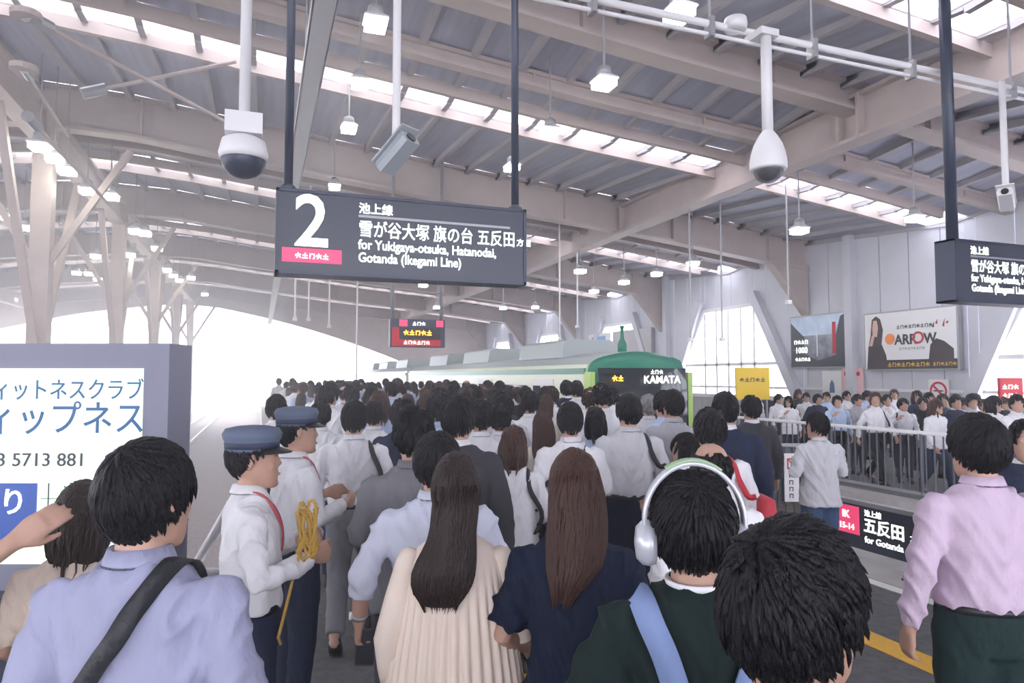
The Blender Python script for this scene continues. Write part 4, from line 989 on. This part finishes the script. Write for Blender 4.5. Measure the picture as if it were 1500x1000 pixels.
for q in range(7):
    mb = MB(); ph = rnd.uniform(0, 6); a_ = rnd.uniform(.02, .05); b_ = rnd.uniform(.06, .12); yw = rnd.uniform(-1, 1)
    pts = [Vector((a_ * math.cos(t_) * math.cos(yw) + rnd.uniform(-.006, .006), a_ * math.cos(t_) * math.sin(yw), .06 + b_ * math.sin(t_ + ph))) for t_ in np.linspace(0, 6.6, 26)]
    mb.tube(pts, .0065, 6).build('rope_coil', M_rope, rp, True)
MB().tube([(-.02, 0, .0), (-.05, .01, -.12), (-.08, .0, -.25), (-.1, 0, -.33), (-.09, .01, -.36)], .006, 6).build('rope_end', M_rope, rp, True)
# middle foreground
P6 = person(641, 627, 2.72, face=4, top='pale lavender', kind='rolled', leg='charcoal', pose='low_hand', hair='short', hi=True, locks=700, hy=6, curl=.95, girth=1.1, label='person in a pale rolled-sleeve shirt holding a phone, beside the pleated dress')
me_w, d_, wv_, n_ = HANDS[('low_hand', 'L')]
ph = thing('phone', 'black smartphone held low in a hand beside the pleated dress', 'phone', P6.location); ph.rotation_euler = P6.rotation_euler; ph.scale = P6.scale
c_ = me_w + d_ * .125 + Vector((.036, -.034, .012)); n_w = n_; n_ = Vector((.12, -1, .1)).normalized(); d_ = (d_ - n_ * d_.dot(n_)).normalized(); wv_ = d_.cross(n_)
mb = MB(); loft(mb, [[c_ + d_ * a * .075 + wv_ * b * .037 + n_ * t_ for a, b in ((-1, -.8), (-.9, -1), (.9, -1), (1, -.8), (1, .8), (.9, 1), (-.9, 1), (-1, .8))] for t_ in (-.005, .005)]); mb.build('phone_body', M_black, ph)
mb = MB(); loft(mb, [[c_ + d_ * a * .068 + wv_ * b * .033 + n_ * t_ for a, b in ((-1, -1), (1, -1), (1, 1), (-1, 1))] for t_ in (.0045, .006)]); mb.build('phone_screen', mat('phone_screen', (.01, .012, .02), .1), ph)
wt = thing('wristwatch', 'metal wristwatch on the wrist of the arm with the phone', 'watch', P6.location); wt.rotation_euler = P6.rotation_euler; wt.scale = P6.scale
j_ = joints('low_hand'); wa = mid(j_['wrL'], j_['elL'], .14); wd = (j_['elL'] - j_['wrL']).normalized()
MB().tube([wa - wd * .009, wa + wd * .009], [.0325, .0325], 18).build('watch_band', M_greym, wt, True)
MB().tube([wa - n_w * .026, wa - n_w * .04], .017, 16).build('watch_case', M_whitem, wt, True)
# ponytail and pleated dress
P7 = person(668, 662, 2.2, face=4, top='beige', kind='tee', leg='beige', pose='rest', hair='pony', hc='dark_brown', hy=-8, hi=True, locks=900, skirt=.45, girth=.96, hs=1.06, label='person in a beige pleated dress with a long low ponytail')
for c in list(P7.children):
    if c.name.split('.')[0] in ('tee_shirt', 'skirt'): bpy.data.objects.remove(c)
mb = MB(); npl = 34; n = npl * 6; rg = []
for t_ in np.linspace(0, 1, 22):
    z = .42 + (1.452 - .42) * t_
    rx = float(np.interp(z, [.42, .7, .95, 1.15, 1.28, 1.36, 1.41, 1.435, 1.452], [.37, .31, .262, .225, .205, .185, .145, .095, .066])); ry = float(np.interp(z, [.42, .7, .95, 1.15, 1.28, 1.36, 1.41, 1.435, 1.452], [.30, .245, .195, .155, .138, .115, .088, .074, .066]))
    am = .011 * min(1, max(0, (1.33 - z) / .2))
    rg.append([Vector(((rx + am * (abs(math.sin(npl * a / 2)) * 2 - 1)) * math.cos(a), (ry + am * (abs(math.sin(npl * a / 2)) * 2 - 1)) * math.sin(a) - .008, z)) for a in [2 * math.pi * k / n for k in range(n)]])
loft(mb, rg)
j_ = joints('rest')
for k in 'LR':
    a, e, w = j_['sh' + k], j_['el' + k], j_['wr' + k]
    limb(mb, [a, mid(a, e, .5), e, mid(e, w, .5), mid(e, w, .95)], [.056, .058, .054, .054, .05], 20, (True, False))
d7 = mb.build('dress', cloth('dress_beige', (.80, .68, .58), fold=.15), P7, True)
# long brown hair, navy top
P10 = person(842, 652, 2.1, face=-4, top='dark blue', kind='tee', leg='navy', pose='fold', hair='long', hc='brown', hy=10, hi=True, locks=900, label='person in a loose navy short-sleeved top and navy skirt', skirt=.35, girth=.96)
# headphones and backpack
P13 = person(1013, 686, 1.62, face=2, top='dark green', kind='tee', leg='charcoal', pose='fold', hair='mop', hy=-8, hi=True, locks=1100, girth=1.06, label='person in a dark green top wearing headphones and a blue backpack')
MB().lathe([(.064, 1.44), (.068, 1.452), (.066, 1.46), (.061, 1.455)], 24, (0, -.012, 0), 1.05, 1.1).build('undershirt_collar', cloth('white', COL['white']), P13, True)
hpn = thing('headphones', 'silver and green over-ear headphones on a dark head', 'headphones', P13.location); hpn.rotation_euler = P13.rotation_euler; hpn.scale = P13.scale
hw = bpy.data.objects.new('headset', None)
piv = Vector((0, -.01, 1.46)); rotH = Matrix.Translation(piv) @ Matrix.Rotation(R(-8), 4, 'Z') @ Matrix.Translation(-piv)
def hpb(mb, name, m):
    o = mb.build(name, m, hpn, True); o.matrix_local = rotH; return o
M_silver = mat('headphone_silver', (.62, .64, .70), .3, metal=.3); M_hgreen = mat('headphone_green', (.35, .52, .30), .4)
arc = lambda r, a: Vector((r * 1.0 * math.sin(a), -.005 - .01 * abs(math.sin(a)), 1.60 + r * 1.27 * math.cos(a)))
def bandmesh(a0, a1, r0, r1, hw_, n=26):
    vs = []
    for a in np.linspace(a0, a1, n):
        p, q = arc(r0, a), arc(r1, a); vs += [p + Vector((0, -hw_, 0)), p + Vector((0, hw_, 0)), q + Vector((0, hw_, 0)), q + Vector((0, -hw_, 0))]
    return MB().add(vs, [(4 * i + q, 4 * i + 4 + q, 4 * i + 4 + (q + 1) % 4, 4 * i + (q + 1) % 4) for i in range(n - 1) for q in range(4)] + [(0, 1, 2, 3), (4 * n - 1, 4 * n - 2, 4 * n - 3, 4 * n - 4)])
hpb(bandmesh(-1.75, 1.75, .114, .123, .02), 'headband', M_silver); hpb(bandmesh(-.55, .55, .1225, .127, .021), 'band_pad', M_hgreen)
for s in (-1, 1):
    cup = hpb(MB().lathe([(.02, -.02), (.052, -.02), (.058, -.005), (.055, .012), (.04, .026), (.01, .03)], 24), 'ear_cup', M_silver)
    cup.matrix_local = rotH @ Matrix.Translation((s * .112, -.01, 1.545)) @ Matrix.Rotation(s * R(90), 4, 'Y')
    pad = hpb(MB().lathe([(.03, -.04), (.054, -.038), (.058, -.022), (.05, -.018)], 24), 'ear_pad', mat('ear_pad', (.5, .5, .54), .7)); pad.matrix_local = cup.matrix_local.copy()
bk = bag_root(P13, 'backpack', 'blue backpack with pale blue straps on the dark green top', 'backpack')
M_bk = cloth('backpack_blue', (.10, .16, .30)); M_bks = cloth('backpack_strap', (.24, .32, .55), fold=.1)
mb = MB(); loft(mb, [ring((0, -.235, z), (a, 0, 0), (0, b, 0), 28, 3.2) for z, a, b in ((.72, .10, .05), (.73, .14, .085), (.9, .155, .10), (1.04, .15, .09), (1.10, .12, .07), (1.125, .07, .03))]); mb.build('pack_body', M_bk, bk, True)
mb = MB(); loft(mb, [ring((0, -.335, z), (a, 0, 0), (0, b, 0), 20, 3.2) for z, a, b in ((.74, .09, .02), (.76, .115, .04), (.9, .12, .045), (.95, .1, .02))]); mb.build('front_pocket', M_bk, bk, True)
for s in (-1, 1): local_strap(P13, [(s * .05, -.14, 1.09), (s * .075, -.155, 1.2), (s * .118, -.13, 1.34), (s * .14, -.02, 1.44), (s * .135, .1, 1.36), (s * .14, .15, 1.2), (s * .17, .1, 1.0), (s * .16, -.1, .95)], .062, M_bks, 'shoulder_strap', bk, n=50)
MB().tube([(-.04, -.2, 1.12), (-.03, -.2, 1.155), (.03, -.2, 1.155), (.04, -.2, 1.12)], .009, 8).build('grab_handle', M_bk, bk, True)
MB().box(-.005, .06, -.34, -.33, 1.02, 1.04).build('pack_label', M_white, bk)
P14 = person(1150, 742, 1.0, face=-12, top='charcoal', kind='tee', leg='black', pose='fold', hair='mop', hy=-50, hi=True, locks=1400, hs=.95, label='dark-clad person close behind the headphones wearer, only head in view', skin=M_skin2)
P15 = person(1432, 600, 2.65, face=-2, top='pink', kind='shirt', leg='green black', pose='stand', hair='short', hi=True, locks=800, hy=8, girth=1.03, label='person in a pink shirt and dark green-black trousers, arms at the sides')
P16 = person(1198, 601, 5.9, face=4, top='pale grey', kind='loose', leg='denim', pose='phone', hair='short', hy=30, hi=True, locks=250, label='person in an untucked pale shirt and blue jeans by the low barrier')
# ---- the crowd one can tell apart, with what sets each apart
G_ = 'passengers crowding the platform'
P4 = person(519, 583, 4.75, face=10, pose='walk', leg='mid grey', girth=1.02, locks=260, label='person in a white shirt and grey trousers striding with a black shoulder bag', group=G_)
shoulder_bag(P4, 1, 'large black bag hanging from the striding person in grey trousers', z=.93, cross=False, w=.42, h=.32)
person(590, 581, 5.3, face=-6, top='navy', kind='jacket', leg='navy', pose='stand', label='person in a navy suit beside the striding person', group=G_)
person(606, 590, 3.1, face=10, top='mid grey', kind='loose', leg='charcoal', pose='phone', hc='black', label='person in a loose grey shirt behind the rolled-sleeve shirt', group=G_)
person(671, 574, 3.75, face=-8, top='charcoal', kind='jacket', leg='black', pose='stand', locks=260, label='person in a charcoal jacket in front of the ponytail wearer', group=G_)
P9 = person(752, 622, 4.3, face=-8, top='white', kind='loose', leg='black', pose='rest', hair='bob', hc='brown', label='person in a loose white blouse and black trousers with a thin shoulder strap', group=G_)
shoulder_bag(P9, 1, 'small black bag on a thin strap over the white blouse', z=.9, w=.2, h=.18)
Pa = person(835, 585, 4.6, face=4, top='white', pose='rest', locks=220, label='person in a white shirt with a black backpack strap past the navy top', group=G_)
shoulder_bag(Pa, -1, 'black bag slung over a white shirt before the train', z=.95, cross=True, w=.3, h=.28)
P11 = person(921, 573, 5.0, face=0, top='pale grey', leg='dark blue', pose='stand', locks=220, girth=1.04, label='person in a tucked pale shirt and dark blue trousers, back turned', group=G_)
shoulder_bag(P11, 1, 'long black shoulder bag beside the tucked pale shirt', z=1.0, w=.26, h=.4)
person(986, 567, 5.8, face=0, top='grey', leg='brown', pose='rest', hy=15, locks=200, label='person in a creased grey shirt and brown trousers before the train front', group=G_)
person(1062, 570, 5.0, face=-10, top='navy', kind='jacket', leg='navy', locks=200, girth=1.05, label='person in a wide navy suit next to the low barrier', group=G_)
Pb = person(1041, 641, 2.95, face=-4, top='white', hair='bald', pose='rest', label='balding person in a white shirt behind the headphones wearer', group=G_)
Pc = person(1040, 594, 4.0, face=0, top='white', hair='short', label='person in a white shirt with a red bag strap', group=G_)
shoulder_bag(Pc, 1, 'red shoulder bag with a red strap on a white shirt', z=1.02, w=.24, h=.34, m=mat('bag_red', (.55, .03, .05), .6))
person(1006, 632, 4.35, face=75, top='cream', kind='blouse', hair='bob', pose='phone', label='small person in a cream blouse turned sideways before the balding one', group=G_)
person(795, 602, 5.6, face=10, top='cream', kind='blouse', leg='navy', hair='long', hc='brown', label='person in a cream blouse ahead of the white blouse', group=G_)
person(733, 589, 5.7, face=0, top='white', label='', group=G_)
person(548, 585, 6.2, face=0, top='white', label='', group=G_)
person(470, 584, 6.0, face=12, top='white', kind='loose', leg='navy', label='person in a loose white shirt and navy trousers behind the peaked caps', group=G_)
person(704, 583, 5.1, face=0, top='white', leg='charcoal', label='', group=G_)
person(872, 594, 5.8, face=0, top='pale blue', leg='navy', hair='bob', label='', group=G_)
person(776, 571, 7.2, face=0, top='white', label='', group=G_)
person(950, 576, 7.4, face=0, top='pale grey', hc='grey', label='', group=G_)
person(880, 569, 8.3, face=0, top='white', hair='bald', label='', group=G_)
person(1100, 577, 6.6, face=0, top='charcoal', kind='jacket', label='', group=G_)
person(405, 576, 6.4, face=5, top='white', label='', group=G_)
person(640, 576, 6.0, face=0, top='pale blue', label='', group=G_)
# ---- fill of the platform crowd
def free(x, y, d): return all((x - a) ** 2 + (y - b) ** 2 > d * d for a, b in PEOPLE)
rnd = random.Random(11); cnt = 0
tops = ['white'] * 9 + ['pale blue'] * 3 + ['pale grey'] * 2 + ['navy', 'charcoal', 'black', 'grey', 'cream', 'lavender']
for i in range(2600):
    y = 5.2 + 22 * rnd.random() ** 1.35; x = rnd.uniform(.62, 4.5 if y < 8 else 4.9)
    d = .54 + .018 * (y - 5)
    if not free(x, y, d): continue
    if y < 6.2 and x < 1.3: continue
    tp = rnd.choice(tops); fem = rnd.random() < .28; suit = tp in ('navy', 'charcoal', 'black')
    hr = rnd.choice(['bob', 'long']) if fem else rnd.choice(['short', 'short', 'mop', 'crop'] + (['bald'] if rnd.random() < .3 else []))
    h = rnd.gauss(1.60, .04) if fem else rnd.gauss(1.70, .045)
    person(0, 0, world=(x, y, min(h, 1.78)), face=20.2 + rnd.uniform(-18, 18), top=tp, kind='jacket' if suit else ('blouse' if fem else rnd.choice(['shirt', 'shirt', 'loose'])), leg=rnd.choice(['black', 'navy', 'charcoal', 'mid grey']), pose=rnd.choice(['stand', 'rest', 'phone', 'fold']),
           hair=hr, hc=rnd.choice(['black', 'black', 'black', 'dark_brown', 'brown'] if not fem else ['black', 'dark_brown', 'brown']), seed=rnd.randint(0, 3), hy=rnd.choice([0, 0, 25, -25]), label='', group=G_)
    cnt += 1
    if cnt >= 105: break
# ---- passengers behind the railing, walking towards us
GR = 'passengers walking behind the railing'
right = [(1123, 577, 12.4, 'navy', 'jacket', 'short'), (1140, 576, 10.6, 'white', 'shirt', 'short'), (1155, 579, 9.9, 'white', 'loose', 'bob'), (1169, 569, 12.6, 'charcoal', 'blouse', 'long'), (1197, 576, 10.9, 'navy', 'jacket', 'short'), (1211, 581, 11.9, 'pale blue', 'shirt', 'short'),
         (1226, 578, 9.85, 'pale blue', 'shirt', 'short'), (1255, 576, 10.0, 'grey', 'shirt', 'short'), (1282, 574, 9.75, 'white', 'shirt', 'mop'), (1299, 582, 11.2, 'white', 'shirt', 'short'), (1322, 582, 9.75, 'white', 'shirt', 'short'), (1343, 571, 12.0, 'navy', 'blouse', 'bob'), (1351, 588, 10.2, 'dark green', 'loose', 'short'),
         (1371, 606, 9.6, 'white', 'blouse', 'long'), (1381, 589, 10.9, 'charcoal', 'jacket', 'short'), (1400, 588, 9.9, 'navy', 'jacket', 'short'), (1408, 582, 11.6, 'white', 'shirt', 'mop'), (1424, 576, 10.6, 'pale grey', 'shirt', 'mop'), (1441, 583, 11.5, 'white', 'shirt', 'short'), (1455, 590, 10.1, 'white', 'blouse', 'bob'),
         (1489, 576, 9.6, 'white', 'shirt', 'short'), (1240, 583, 12.9, 'white', 'shirt', 'short'), (1270, 583, 12.6, 'pale blue', 'shirt', 'short'), (1310, 580, 13.4, 'white', 'shirt', 'short'), (1181, 583, 11.7, 'white', 'shirt', 'short'), (1360, 582, 13.2, 'white', 'shirt', 'mop'), (1108, 582, 10.9, 'white', 'shirt', 'short'),
         (1090, 578, 11.8, 'grey', 'shirt', 'short'), (1470, 584, 12.5, 'black', 'jacket', 'short'), (1430, 588, 13.2, 'white', 'blouse', 'long')]
DET = {7: 'person in a grey shirt behind the railing, in front of the pink notice', 8: 'person in a white shirt with dark braces-like straps behind the railing', 10: 'person in a white shirt with one dark strap behind the railing', 12: 'person in a dark green open shirt behind the railing', 13: 'short person in a white blouse right behind the railing bars'}
for i, (x, y, X, tp, kd, hr) in enumerate(right):
    p = onX(x, y, X)
    while not free(p.x, p.y, .56) and X < 14.4: X += .12; p = onX(x, y, X)
    if p.z < 1.42: p.z = 1.45 + .03 * (i % 4)
    q = person(0, 0, world=(p.x, p.y, min(p.z, 1.8)), face=180 + 20.2 - 20 + rnd.uniform(-20, 30), top=tp, kind=kd, leg=rnd.choice(['black', 'navy', 'charcoal']), pose=['walk', 'walk2', 'strap', 'stand'][i % 4], hair=hr, hc='brown' if i % 5 == 3 else 'black', hy=(0, 25, -25)[i % 3], label=DET.get(i, ''), group=GR)
    if i in (8, 10): shoulder_bag(q, -1 if i == 8 else 1, 'dark bag on a strap over a white shirt behind the railing', z=.9, w=.26, h=.24, group='bags behind the railing')
person(1502, 612, 3.9, face=150, top='navy', kind='jacket', leg='navy', label='person in a navy jacket facing back, beside the pink shirt')
# labels of the look-alikes, made from what they wear
for o in [o for o in C.objects if o.name.split('.')[0] == 'person' and not o.get('label')]:
    ch = {c.name.split('.')[0]: c for c in o.children}
    u = ch.get('jacket') or ch.get('shirt') or ch.get('tee_shirt'); cn = u.material_slots[0].material.name[6:].replace('_', ' '); ln = (ch.get('trousers') or ch.get('skirt')).material_slots[0].material.name[6:]
    g = {'jacket': 'suit jacket', 'blouse': 'blouse', 'loose': 'loose shirt'}.get(u.data.name.split('.')[0], 'shirt')
    o['label'] = 'person in a %s %s and %s trousers %s' % (cn, g, ln, 'behind the railing' if o.get('group') == GR else 'before the train')
    o['group'] = o['label'].replace('person', 'people', 1)[:80]
# ------------------------------------------------------------------ haze volumes added to imitate lens glare, thicker on the open-track side
for nm, x0, x1, dens, lab in (('haze', -17.5, 1.2, .022, 'thick bright haze over the open track side of the shed'), ('haze', 1.26, 14.9, .006, 'thin haze over the train side of the shed')):
    hz = MB().box(x0, x1, -14, 47, -1.1, 8.2).build(nm, [])
    mh = bpy.data.materials.new('haze_air'); mh.use_nodes = True; nt = mh.node_tree; nt.nodes.clear()
    o_ = nt.nodes.new('ShaderNodeOutputMaterial'); v_ = nt.nodes.new('ShaderNodeVolumeScatter')
    v_.inputs['Color'].default_value = (.91, .90, 1.0, 1); v_.inputs['Density'].default_value = dens; v_.inputs['Anisotropy'].default_value = .55
    nt.links.new(v_.outputs[0], o_.inputs['Volume']); hz.data.materials.append(mh)
    tag(hz, lab, 'haze', kind='stuff')
